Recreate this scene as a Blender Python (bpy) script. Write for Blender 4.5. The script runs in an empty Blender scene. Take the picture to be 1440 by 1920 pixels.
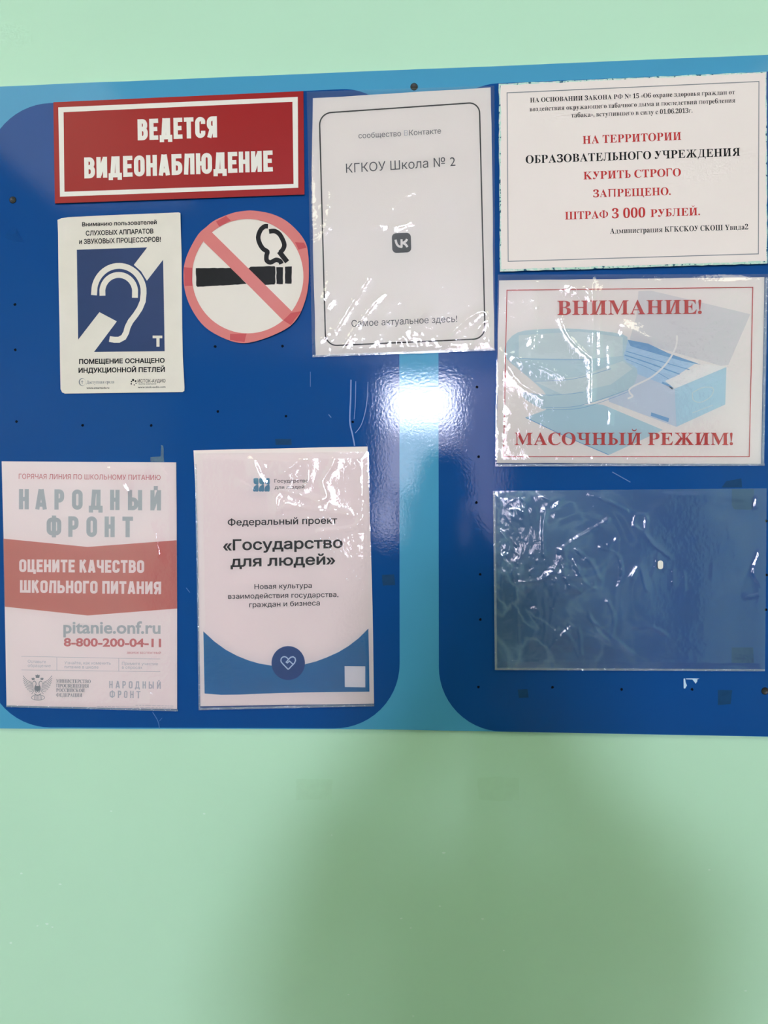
import bpy, bmesh, math, random
import numpy as np
from mathutils import Vector, Matrix
from mathutils.geometry import delaunay_2d_cdt

random.seed(7)
SC = bpy.context.scene
COL = SC.collection

# ------------------------------------------------------------------ camera, exposure, world
F_PX, YAW, DIST, CAM_Z = 1443.0, math.radians(3.4), 0.88, 1.50
CAM = Vector((0.0, -DIST, CAM_Z))
cam_data = bpy.data.cameras.new('camera')
cam_data.sensor_fit = 'HORIZONTAL'
cam_data.sensor_width = 36.0
cam_data.lens = 36.0 * F_PX / 1440.0
cam_data.clip_start = 0.02
camera = bpy.data.objects.new('camera', cam_data)
camera.location = CAM
camera.rotation_euler = (math.pi / 2, 0, YAW)
COL.objects.link(camera)
SC.camera = camera

SC.view_settings.view_transform = 'Standard'
SC.view_settings.look = 'None'
SC.view_settings.gamma = 1.0
SC.view_settings.use_curve_mapping = False
SC.view_settings.exposure = 0.15
SC.cycles.use_denoising = True
SC.cycles.sample_clamp_indirect = 6.0

KEY_L, WARM_L, SILL_L, HAZE_L = 158.0, 4.6, 8.0, 30.0
KEY_C, WARM_C = (0.79, 0.85, 1.08), (1.0, 0.92, 0.72)

world = bpy.data.worlds.new('world')
SC.world = world
world.use_nodes = True
world.node_tree.nodes['Background'].inputs[0].default_value = (0.9, 0.9, 0.95, 1)
world.node_tree.nodes['Background'].inputs[1].default_value = 0.15

# ------------------------------------------------------------------ measuring: a point of the photo, h metres off the wall
_ct, _st = math.cos(YAW), math.sin(YAW)
def P(px, py, h=0.0):
    a, b = (px - 720.0) / F_PX, (960.0 - py) / F_PX
    d = (-_st + a * _ct, _ct + a * _st, b)
    t = (DIST - h) / d[1]
    return Vector((CAM.x + d[0] * t, -h, CAM.z + d[2] * t))

# ------------------------------------------------------------------ materials
def srgb(r, g, b):
    f = lambda c: (c / 255 / 12.92) if c / 255 <= 0.04045 else ((c / 255 + 0.055) / 1.055) ** 2.4
    return (f(r), f(g), f(b))

def mat(name, rgb, rough=0.6, var=0.04, vscale=30.0, bump=0.0, bscale=200.0, spec=0.5, bdetail=3.0, bdist=0.001, coat=0.0, emit=None, metal=0.0):
    m = bpy.data.materials.new(name)
    m.use_nodes = True
    nt = m.node_tree
    N, L = nt.nodes, nt.links
    bs = N['Principled BSDF']
    bs.inputs['Roughness'].default_value = rough
    bs.inputs['Specular IOR Level'].default_value = spec
    bs.inputs['Metallic'].default_value = metal
    bs.inputs['Coat Weight'].default_value = coat
    tc = N.new('ShaderNodeTexCoord')
    nz = N.new('ShaderNodeTexNoise')
    nz.inputs['Scale'].default_value = vscale
    nz.inputs['Detail'].default_value = 4
    L.new(tc.outputs['Object'], nz.inputs['Vector'])
    mx = N.new('ShaderNodeMix'); mx.data_type = 'RGBA'
    mx.inputs['A'].default_value = (*[c * (1 - var) for c in rgb], 1)
    mx.inputs['B'].default_value = (*[min(1, c * (1 + var)) for c in rgb], 1)
    L.new(nz.outputs['Fac'], mx.inputs['Factor'])
    L.new(mx.outputs['Result'], bs.inputs['Base Color'])
    if bump > 0:
        n2 = N.new('ShaderNodeTexNoise')
        n2.inputs['Scale'].default_value = bscale
        n2.inputs['Detail'].default_value = bdetail
        L.new(tc.outputs['Object'], n2.inputs['Vector'])
        bp = N.new('ShaderNodeBump')
        bp.inputs['Strength'].default_value = bump
        bp.inputs['Distance'].default_value = bdist
        L.new(n2.outputs['Fac'], bp.inputs['Height'])
        L.new(bp.outputs['Normal'], bs.inputs['Normal'])
    if emit:
        bs.inputs['Emission Color'].default_value = (*emit[0], 1)
        bs.inputs['Emission Strength'].default_value = emit[1]
    return m

def film_mat(name, haze=0.03, haze_col=(0.8, 0.8, 0.8), tint=(0.985, 0.985, 0.98), rough=0.06, gloss=1.0, bump=0.25, bscale=260.0, dust=0.0):
    m = bpy.data.materials.new(name)
    m.use_nodes = True
    nt = m.node_tree; N, L = nt.nodes, nt.links
    N.remove(N['Principled BSDF'])
    out = N['Material Output']
    tr = N.new('ShaderNodeBsdfTransparent'); tr.inputs[0].default_value = (*tint, 1)
    df = N.new('ShaderNodeBsdfDiffuse'); df.inputs[0].default_value = (*haze_col, 1)
    gl = N.new('ShaderNodeBsdfGlossy'); gl.inputs['Roughness'].default_value = rough
    gl.inputs[0].default_value = (1, 1, 1, 1)
    tc = N.new('ShaderNodeTexCoord')
    nz = N.new('ShaderNodeTexNoise'); nz.inputs['Scale'].default_value = bscale; nz.inputs['Detail'].default_value = 2
    L.new(tc.outputs['Object'], nz.inputs['Vector'])
    bp = N.new('ShaderNodeBump'); bp.inputs['Strength'].default_value = bump; bp.inputs['Distance'].default_value = 0.0006
    L.new(nz.outputs['Fac'], bp.inputs['Height'])
    L.new(bp.outputs['Normal'], gl.inputs['Normal'])
    fr = N.new('ShaderNodeFresnel'); fr.inputs['IOR'].default_value = 1.5
    L.new(bp.outputs['Normal'], fr.inputs['Normal'])
    mu = N.new('ShaderNodeMath'); mu.operation = 'MULTIPLY'; mu.use_clamp = True
    mu.inputs[1].default_value = 1.8 * gloss
    L.new(fr.outputs[0], mu.inputs[0])
    m1 = N.new('ShaderNodeMixShader'); m1.inputs[0].default_value = haze
    if dust > 0:
        # scuffed wisps, densest on the side that was handled
        nd = N.new('ShaderNodeTexNoise'); nd.inputs['Scale'].default_value = 11; nd.inputs['Detail'].default_value = 3; nd.inputs['Distortion'].default_value = 2.2
        L.new(tc.outputs['Object'], nd.inputs['Vector'])
        sb = N.new('ShaderNodeMath'); sb.operation = 'SUBTRACT'; sb.inputs[1].default_value = 0.5; L.new(nd.outputs['Fac'], sb.inputs[0])
        ab = N.new('ShaderNodeMath'); ab.operation = 'ABSOLUTE'; L.new(sb.outputs[0], ab.inputs[0])
        mr = N.new('ShaderNodeMapRange'); mr.inputs['From Min'].default_value = 0.0; mr.inputs['From Max'].default_value = 0.05
        mr.inputs['To Min'].default_value = 1.0; mr.inputs['To Max'].default_value = 0.0
        L.new(ab.outputs[0], mr.inputs['Value'])
        n3 = N.new('ShaderNodeTexNoise'); n3.inputs['Scale'].default_value = 9; L.new(tc.outputs['Object'], n3.inputs['Vector'])
        sp = N.new('ShaderNodeSeparateXYZ'); L.new(tc.outputs['Object'], sp.inputs[0])
        mk = N.new('ShaderNodeMapRange'); mk.inputs['From Min'].default_value = -0.13; mk.inputs['From Max'].default_value = 0.06
        mk.inputs['To Min'].default_value = 1.0; mk.inputs['To Max'].default_value = 0.10
        L.new(sp.outputs['X'], mk.inputs['Value'])
        p1 = N.new('ShaderNodeMath'); p1.operation = 'MULTIPLY_ADD'; p1.inputs[1].default_value = 0.65
        L.new(mr.outputs['Result'], p1.inputs[0]); L.new(n3.outputs['Fac'], p1.inputs[2])
        p2 = N.new('ShaderNodeMath'); p2.operation = 'MULTIPLY'; L.new(p1.outputs[0], p2.inputs[0]); L.new(mk.outputs['Result'], p2.inputs[1])
        p3 = N.new('ShaderNodeMath'); p3.operation = 'MULTIPLY_ADD'; p3.inputs[1].default_value = dust; p3.inputs[2].default_value = haze
        L.new(p2.outputs[0], p3.inputs[0]); L.new(p3.outputs[0], m1.inputs[0])
    L.new(tr.outputs[0], m1.inputs[1]); L.new(df.outputs[0], m1.inputs[2])
    m2 = N.new('ShaderNodeMixShader')
    L.new(mu.outputs[0], m2.inputs[0])
    L.new(m1.outputs[0], m2.inputs[1]); L.new(gl.outputs[0], m2.inputs[2])
    L.new(m2.outputs[0], out.inputs['Surface'])
    return m

def gloss_mat(name, rgb, rough=0.075, gloss=0.26, bump=0.5, bscale=330.0, bdist=0.00009):
    """smooth printed plastic with a slightly uneven clear gloss"""
    m = bpy.data.materials.new(name)
    m.use_nodes = True
    nt = m.node_tree; N, L = nt.nodes, nt.links
    N.remove(N['Principled BSDF'])
    tc = N.new('ShaderNodeTexCoord')
    nz = N.new('ShaderNodeTexNoise'); nz.inputs['Scale'].default_value = 5; nz.inputs['Detail'].default_value = 4
    L.new(tc.outputs['Object'], nz.inputs['Vector'])
    mx = N.new('ShaderNodeMix'); mx.data_type = 'RGBA'
    mx.inputs['A'].default_value = (*[c * 0.96 for c in rgb], 1); mx.inputs['B'].default_value = (*[c * 1.04 for c in rgb], 1)
    L.new(nz.outputs['Fac'], mx.inputs['Factor'])
    df = N.new('ShaderNodeBsdfDiffuse'); L.new(mx.outputs['Result'], df.inputs[0])
    n2 = N.new('ShaderNodeTexNoise'); n2.inputs['Scale'].default_value = bscale; n2.inputs['Detail'].default_value = 3
    L.new(tc.outputs['Object'], n2.inputs['Vector'])
    bp = N.new('ShaderNodeBump'); bp.inputs['Strength'].default_value = bump; bp.inputs['Distance'].default_value = bdist
    L.new(n2.outputs['Fac'], bp.inputs['Height'])
    gl = N.new('ShaderNodeBsdfGlossy'); gl.distribution = 'BECKMANN'; gl.inputs['Roughness'].default_value = rough
    gl.inputs[0].default_value = (1, 1, 1, 1)
    L.new(bp.outputs['Normal'], gl.inputs['Normal'])
    fr = N.new('ShaderNodeFresnel'); fr.inputs['IOR'].default_value = 1.45
    mu = N.new('ShaderNodeMath'); mu.operation = 'MULTIPLY'; mu.use_clamp = True; mu.inputs[1].default_value = gloss
    L.new(fr.outputs[0], mu.inputs[0])
    ms = N.new('ShaderNodeMixShader')
    L.new(mu.outputs[0], ms.inputs[0]); L.new(df.outputs[0], ms.inputs[1]); L.new(gl.outputs[0], ms.inputs[2])
    L.new(ms.outputs[0], N['Material Output'].inputs['Surface'])
    return m

def chipped_mat(name):
    m = mat(name, (0.46, 0.70, 0.58), 0.6)
    nt = m.node_tree; N, L = nt.nodes, nt.links
    tc = N.new('ShaderNodeTexCoord')
    nz = N.new('ShaderNodeTexNoise'); nz.inputs['Scale'].default_value = 220; nz.inputs['Detail'].default_value = 5
    L.new(tc.outputs['Object'], nz.inputs['Vector'])
    cr = N.new('ShaderNodeValToRGB'); cr.color_ramp.interpolation = 'CONSTANT'
    cr.color_ramp.elements[0].color = (0.02, 0.11, 0.16, 1); cr.color_ramp.elements[1].position = 0.40; cr.color_ramp.elements[1].color = (0.48, 0.68, 0.57, 1)
    e = cr.color_ramp.elements.new(0.56); e.color = (0.70, 0.72, 0.66, 1)
    L.new(nz.outputs['Fac'], cr.inputs[0]); L.new(cr.outputs[0], N['Principled BSDF'].inputs['Base Color'])
    return m

M = {}
M['wall'] = mat('mint_wall_paint', (0.50, 0.74, 0.53), 0.42, 0.03, 6, 0.10, 45, spec=0.35, bdetail=6, bdist=0.002)
M['plaster'] = mat('pale_back_wall_paint', (0.42, 0.38, 0.38), 0.6, 0.03, 3)
M['ceiling'] = mat('white_ceiling_paint', (0.80, 0.78, 0.74), 0.8, 0.03, 3)
M['floor'] = mat('brown_linoleum', (0.20, 0.13, 0.08), 0.4, 0.15, 8)
M['sky_blue'] = gloss_mat('pale_blue_printed_plastic', (0.072, 0.305, 0.49))
M['blue'] = gloss_mat('deep_blue_printed_plastic', (0.007, 0.062, 0.235))
M['board_edge'] = mat('grey_board_edge', (0.30, 0.42, 0.42), 0.6)
M['hole'] = mat('hole_shade_black', (0.004, 0.006, 0.010), 0.9, spec=0.0)  # black colour stands in for the shade inside a hole
M['screw'] = mat('blackened_screw_steel', (0.02, 0.018, 0.016), 0.45, 0.3, 400, metal=0.3)
M['scratch'] = mat('pale_scratch', (0.055, 0.15, 0.38), 0.4, 0.2, 200)
M['red_plastic'] = mat('crimson_sign_plastic', srgb(155, 20, 22), 0.32, 0.08, 9, 0.05, 90, spec=0.25)
M['pink_edge'] = mat('pale_red_cut_edge', srgb(205, 120, 120), 0.5)
M['white_print'] = mat('white_print', (0.82, 0.74, 0.66), 0.4, 0.03)
M['paper'] = mat('white_paper', (0.80, 0.725, 0.645), 0.62, 0.03, 14, 0.10, 30, bdist=0.002)
M['paper_pink'] = mat('warm_white_paper', (0.85, 0.71, 0.655), 0.62, 0.03, 14, 0.08, 30, bdist=0.002)
M['vinyl'] = mat('grey_white_vinyl', (0.76, 0.66, 0.56), 0.36, 0.07, 40, 0.35, 28, bdist=0.003)
M['disc'] = mat('sticker_paper', (0.78, 0.665, 0.575), 0.40, 0.03, 20)
M['black'] = mat('black_print', (0.010, 0.009, 0.010), 0.6, 0.1, spec=0.12)
M['marker'] = mat('black_marker_ink', (0.006, 0.005, 0.005), 0.4, 0.3, 120, spec=0.15)
M['dark_grey'] = mat('dark_grey_print', (0.050, 0.050, 0.052), 0.6, 0.1, spec=0.12)
M['grey'] = mat('grey_print', (0.20, 0.20, 0.21), 0.5, 0.1)
M['pale_grey'] = mat('pale_grey_print', (0.43, 0.41, 0.42), 0.5, 0.05)
M['slate'] = mat('slate_grey_print', (0.405, 0.40, 0.39), 0.5, 0.03)
M['ring'] = mat('coral_red_print', (0.64, 0.145, 0.125), 0.42, 0.05, 25)
M['ring_tape'] = mat('coral_print_under_tape', (0.56, 0.075, 0.085), 0.18, 0.08, 60)
M['band'] = mat('brick_red_print', (0.56, 0.135, 0.105), 0.5, 0.04, 60)
M['red_text'] = mat('red_print', srgb(188, 48, 46), 0.6, 0.06, spec=0.15)
M['dull_red'] = mat('dull_red_print', srgb(198, 100, 100), 0.5, 0.06)
M['ear_blue'] = mat('navy_print', (0.007, 0.028, 0.11), 0.42, 0.1, 40, 0.2, 40, spec=0.3, bdist=0.002)
M['state_blue'] = mat('mid_blue_print', (0.012, 0.150, 0.335), 0.5, 0.05, spec=0.2)
M['badge_blue'] = mat('royal_blue_print', (0.012, 0.062, 0.21), 0.5, 0.05, spec=0.2)
M['pale_line'] = mat('pale_blue_line_print', (0.55, 0.66, 0.80), 0.45)
M['teal'] = mat('teal_print', (0.02, 0.17, 0.27), 0.45, 0.1)
M['sticker'] = mat('white_sticker', (0.78, 0.72, 0.72), 0.5)
M['mint_chip'] = chipped_mat('mint_overspray_on_chipped_edge')
M['m_lid'] = mat('lavender_grey_print', (0.64, 0.60, 0.565), 0.5)
M['m_front'] = mat('lavender_blue_print', (0.54, 0.58, 0.62), 0.5)
M['m_side'] = mat('light_cyan_print', (0.42, 0.59, 0.64), 0.5)
M['m_flap'] = mat('ivory_print', (0.80, 0.75, 0.68), 0.5)
M['m_stack'] = mat('sky_blue_print', (0.40, 0.555, 0.66), 0.5, 0.06, 80)
M['m_line'] = mat('denim_blue_print', (0.15, 0.33, 0.52), 0.5)
M['m_mask'] = mat('misty_blue_print', (0.46, 0.58, 0.58), 0.5, 0.10, 18)
M['m_mask_pale'] = mat('misty_pale_blue_print', (0.58, 0.64, 0.60), 0.5, 0.06, 18)
M['m_flat'] = mat('soft_cyan_print', (0.41, 0.565, 0.59), 0.5, 0.06, 18)
M['residue'] = mat('grimy_adhesive_residue', (0.008, 0.048, 0.13), 0.6, 0.25, 120, spec=0.1)
M['pad'] = mat('clear_tape_pad', (0.004, 0.050, 0.15), 0.6, 0.05, 40, spec=0.05)
M['wall_residue'] = mat('yellowed_adhesive_residue', (0.48, 0.715, 0.50), 0.5, 0.06, 90, 0.3, 120, spec=0.3)
M['torn'] = mat('torn_white_paper', (0.52, 0.66, 0.80), 0.6)
M['chip'] = mat('pale_paint_fleck', (0.66, 0.82, 0.68), 0.5)
M['lamp_body'] = mat('white_lamp_enamel', (0.8, 0.8, 0.8), 0.4)
M['frame_white'] = mat('white_window_enamel', (0.75, 0.74, 0.76), 0.4)
M['warm'] = mat('warm_lamp_diffuser', (0.8, 0.8, 0.8), 0.5, emit=(WARM_C, WARM_L))
M['sky_pane'] = mat('bright_daylight_pane', (0.5, 0.5, 0.5), 0.2, emit=(KEY_C, KEY_L))
M['mid_pane'] = mat('hazy_daylight_pane', (0.5, 0.5, 0.5), 0.2, emit=((0.85, 0.82, 1.0), HAZE_L))
M['low_pane'] = mat('dim_daylight_pane', (0.5, 0.5, 0.5), 0.2, emit=((0.95, 0.80, 1.0), SILL_L))
M['skin'] = mat('skin', (0.52, 0.32, 0.24), 0.5)
M['hair'] = mat('dark_brown_hair', (0.02, 0.014, 0.010), 0.5, 0.2, 80)
M['jacket'] = mat('dark_navy_cloth', (0.018, 0.020, 0.026), 0.8, 0.2, 60)
M['trousers'] = mat('black_cloth', (0.015, 0.015, 0.016), 0.8, 0.2, 60)
M['phone'] = mat('black_phone_glass', (0.01, 0.01, 0.012), 0.15)
M['film'] = film_mat('clear_plastic_film', 0.02)
M['film_milky'] = film_mat('milky_plastic_film', 0.06, (0.42, 0.68, 0.92), (0.93, 0.97, 0.97), 0.09, 0.8, dust=0.22)
M['film_edge'] = film_mat('welded_film_edge', 0.22, (0.55, 0.62, 0.68), (0.9, 0.92, 0.92), 0.12, 1.4, 0.9, 900)
M['tape'] = film_mat('clear_adhesive_tape', 0.05, (0.40, 0.50, 0.55), (0.85, 0.90, 0.92), 0.08, 1.0, 0.5, 200)
# ------------------------------------------------------------------ object helpers
def link(o, parent=None):
    COL.objects.link(o)
    if parent is not None:
        o.parent = parent
    return o

def thing(name, loc, label, cat, group=None):
    o = bpy.data.objects.new(name, None)
    o.empty_display_size = 0.02
    o.location = loc
    o['label'] = label; o['category'] = cat
    if group: o['group'] = group
    return link(o)

def tag(o, label, cat, group=None):
    o['label'] = label; o['category'] = cat
    if group: o['group'] = group
    return o

def root_of(o):
    v = Vector((0, 0, 0))
    while o is not None:
        v += o.location; o = o.parent
    return v

def emit(name, bm, m, parent=None, smooth=False, origin=None):
    """bm holds world coordinates; the object keeps its origin at its parent's (or its own) base."""
    off = root_of(parent) if parent is not None else (origin if origin is not None else Vector((0, 0, 0)))
    bmesh.ops.translate(bm, verts=bm.verts, vec=-off)
    me = bpy.data.meshes.new(name)
    bm.to_mesh(me); bm.free()
    ms = m if isinstance(m, (list, tuple)) else [m]
    for k in ms: me.materials.append(k)
    if smooth:
        me.polygons.foreach_set('use_smooth', [True] * len(me.polygons))
    o = bpy.data.objects.new(name, me)
    if parent is None and origin is not None:
        o.location = origin
    return link(o, parent)

# ---- flat shapes are drawn in photo coordinates, refined, then laid on the wall plane
def flat0(x, y): return 0.0

def refine(bm, step):
    """cut along a fixed grid, so that every layer of one sheet bends at the same lines"""
    for ax in (0, 1):
        lo = min(v.co[ax] for v in bm.verts); hi = max(v.co[ax] for v in bm.verts)
        k = math.ceil(lo / step)
        while k * step < hi:
            co = [0, 0, 0]; no = [0, 0, 0]; co[ax] = k * step; no[ax] = 1
            bmesh.ops.bisect_plane(bm, geom=bm.verts[:] + bm.edges[:] + bm.faces[:], dist=1e-5, plane_co=co, plane_no=no)
            k += 1
    bmesh.ops.triangulate(bm, faces=[f for f in bm.faces if len(f.verts) > 3])

def lay(bm, h, bulge=flat0):
    for v in bm.verts:
        v.co = P(v.co.x, v.co.y, h + v.co.z + bulge(v.co.x, v.co.y))

def add_poly(bm, pts, z=0.0):
    vs = [bm.verts.new((x, y, z)) for x, y in pts]
    f = bm.faces.new(vs)
    f.normal_update()
    return f

def quad(bm, a, b, c, d, z=0.0):
    return add_poly(bm, [a, b, c, d], z)

def add_loop_band(bm, outer, inner):
    n = len(outer)
    vo = [bm.verts.new((x, y, 0)) for x, y in outer]
    vi = [bm.verts.new((x, y, 0)) for x, y in inner]
    for i in range(n):
        j = (i + 1) % n
        bm.faces.new((vo[i], vo[j], vi[j], vi[i]))

def stroke(bm, pts, w, closed=False, z=0.0, w_end=None):
    """ribbon of constant width (or tapering to w_end) along a polyline, mitred"""
    q = [pts[0]]
    for p in pts[1:]:
        if math.hypot(p[0] - q[-1][0], p[1] - q[-1][1]) > w * .02: q.append(p)
    if closed and math.hypot(q[0][0] - q[-1][0], q[0][1] - q[-1][1]) <= w * .02: q.pop()
    pts = q; n = len(pts)
    if n < 2: return
    L, R = [], []
    for i, (x, y) in enumerate(pts):
        if closed or 0 < i < n - 1:
            p, q = pts[(i - 1) % n], pts[(i + 1) % n]
        elif i == 0: p, q = pts[0], pts[1]
        else: p, q = pts[-2], pts[-1]
        def nrm(a, b):
            dx, dy = b[0] - a[0], b[1] - a[1]
            l = math.hypot(dx, dy) or 1e-9
            return (-dy / l, dx / l)
        if closed or 0 < i < n - 1:
            n1, n2 = nrm(p, (x, y)), nrm((x, y), q)
            mx, my = n1[0] + n2[0], n1[1] + n2[1]
            l = math.hypot(mx, my) or 1e-9
            mx, my = mx / l, my / l
            k = 1 / max(0.45, mx * n1[0] + my * n1[1])
        else:
            mx, my = nrm(p, q); k = 1
        ww = w if w_end is None else w + (w_end - w) * i / (n - 1)
        L.append(bm.verts.new((x + mx * k * ww / 2, y + my * k * ww / 2, z)))
        R.append(bm.verts.new((x - mx * k * ww / 2, y - my * k * ww / 2, z)))
    for i in range(n if closed else n - 1):
        j = (i + 1) % n
        bm.faces.new((L[i], L[j], R[j], R[i]))

def round_path(pts, closed=False, seg=5):
    """pts: (x, y) or (x, y, r): corners with r are rounded"""
    n = len(pts); out = []
    for i, p in enumerate(pts):
        r = p[2] if len(p) > 2 else 0
        if r <= 0 or (not closed and i in (0, n - 1)):
            out.append((p[0], p[1])); continue
        a, b = pts[(i - 1) % n], pts[(i + 1) % n]
        va = Vector((a[0] - p[0], a[1] - p[1])); vb = Vector((b[0] - p[0], b[1] - p[1]))
        ra = min(r, va.length * 0.5); rb = min(r, vb.length * 0.5)
        A = Vector(p[:2]) + va.normalized() * ra; B = Vector(p[:2]) + vb.normalized() * rb
        C = Vector(p[:2])
        for k in range(seg + 1):
            t = k / seg
            # rational quarter arc
            w = math.sqrt(0.5)
            d = (1 - t) ** 2 + 2 * w * t * (1 - t) + t * t
            q = ((1 - t) ** 2 * A + 2 * w * t * (1 - t) * C + t * t * B) / d
            out.append((q.x, q.y))
    return out

def circle(cx, cy, rx, ry=None, n=40, a0=0, a1=360):
    ry = ry or rx
    full = abs(a1 - a0) >= 360
    k = n if full else n + 1
    return [(cx + rx * math.cos(math.radians(a0 + (a1 - a0) * i / n)), cy + ry * math.sin(math.radians(a0 + (a1 - a0) * i / n))) for i in range(k)]

def smooth_path(pts, seg=6, closed=False):
    out = []; n = len(pts)
    rng = range(n) if closed else range(n - 1)
    g = lambda i: Vector(pts[i % n] if closed else pts[max(0, min(n - 1, i))])
    for i in rng:
        p0, p1, p2, p3 = g(i - 1), g(i), g(i + 1), g(i + 2)
        for k in range(seg):
            t = k / seg
            q = 0.5 * (2 * p1 + (p2 - p0) * t + (2 * p0 - 5 * p1 + 4 * p2 - p3) * t * t + (3 * p1 - p0 - 3 * p2 + p3) * t ** 3)
            out.append((q.x, q.y))
    if not closed: out.append(tuple(pts[-1]))
    return out

def jitter(pts, step=14, amp=0.5, seed=0):
    """an outline with edges cut slightly unevenly"""
    rnd = random.Random(seed); out = []
    n = len(pts)
    for i in range(n):
        a, b = pts[i], pts[(i + 1) % n]
        l = math.hypot(b[0] - a[0], b[1] - a[1]); k = max(1, int(l / step))
        for j in range(k):
            t = j / k
            d = 0 if j == 0 else rnd.uniform(-amp, amp)
            nx, ny = -(b[1] - a[1]) / max(l, 1e-6), (b[0] - a[0]) / max(l, 1e-6)
            out.append((a[0] + (b[0] - a[0]) * t + nx * d, a[1] + (b[1] - a[1]) * t + ny * d))
    return out

def sheet(name, outline, h, thick, m, parent, bulge=flat0, maxlen=22, edge=None):
    """a sheet with real thickness: front at h, back at h - thick"""
    bm = bmesh.new()
    add_poly(bm, outline)
    bmesh.ops.triangulate(bm, faces=bm.faces[:])
    if bulge is not flat0: refine(bm, maxlen)
    bnd = [e for e in bm.edges if len(e.link_faces) == 1]
    r = bmesh.ops.extrude_edge_only(bm, edges=bnd)
    back = {g for g in r['geom'] if isinstance(g, bmesh.types.BMVert)}
    sides = [g for g in r['geom'] if isinstance(g, bmesh.types.BMFace)]
    for f in bm.faces: f.material_index = 0
    for f in sides: f.material_index = 1 if edge else 0
    for v in bm.verts:
        d = -thick if v in back else 0.0
        v.co = P(v.co.x, v.co.y, h + d + bulge(v.co.x, v.co.y))
    if bulge is flat0: bmesh.ops.holes_fill(bm, edges=[e for e in bm.edges if len(e.link_faces) == 1])
    bmesh.ops.recalc_face_normals(bm, faces=bm.faces)
    return emit(name, bm, [m, edge] if edge else m, parent)

def inside_faces(C, V, fs):
    """which of the points C lie in any of the polygons fs (indices into V)"""
    hit = np.zeros(len(C), bool)
    for f in fs:
        q = V[f]
        lo, hi = q.min(0), q.max(0)
        k = np.where(~hit & (C[:, 0] >= lo[0]) & (C[:, 0] <= hi[0]) & (C[:, 1] >= lo[1]) & (C[:, 1] <= hi[1]))[0]
        if not len(k): continue
        w = np.zeros(len(k), bool); c = C[k]
        for a, d in zip(q, np.roll(q, -1, 0)):
            m_ = (a[1] > c[:, 1]) != (d[1] > c[:, 1])
            w ^= m_ & (c[:, 0] < (d[0] - a[0]) * (c[:, 1] - a[1]) / ((d[1] - a[1]) or 1e-12) + a[0])
        hit[k] |= w
    return hit

def unify(bm):
    """overlapping strokes of one print become a single flat surface"""
    vs = [Vector((v.co.x, v.co.y)) for v in bm.verts]
    bm.verts.index_update()
    fs = [[v.index for v in f.verts] for f in bm.faces]
    es = list({tuple(sorted((f[i - 1], f[i]))) for f in fs for i in range(len(f))})
    ov, oe, of, _, _, _ = delaunay_2d_cdt(vs, es, [], 0, 1e-5)
    O = np.array([(v.x, v.y) for v in ov]); C = np.array([O[f].mean(0) for f in map(list, of)])
    keep = inside_faces(C, np.array([(v.x, v.y) for v in vs]), fs)
    nb = bmesh.new()
    nv = [nb.verts.new((v.x, v.y, 0)) for v in ov]
    for f, k in zip(of, keep):
        if k: nb.faces.new([nv[i] for i in f])
    bmesh.ops.delete(nb, geom=[v for v in nb.verts if not v.link_faces], context='VERTS')
    bm.free()
    return nb

def printed(name, bm, h, m, parent, bulge=flat0, maxlen=26, label=None, one=True):
    if isinstance(bm, list):
        for k in bm: o = printed('text_line', k, h, m, parent, bulge, maxlen)
        return o
    if one: bm = unify(bm)
    bmesh.ops.triangulate(bm, faces=[f for f in bm.faces if len(f.verts) > 4])
    if maxlen and bulge is not flat0: refine(bm, maxlen)
    lay(bm, h, bulge)
    face_room(bm)
    o = emit(name, bm, m, parent)
    if label: o['label'] = label
    return o

def face_room(bm):
    for f in bm.faces:
        f.normal_update()
        if f.normal.y > 0: f.normal_flip()

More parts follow.
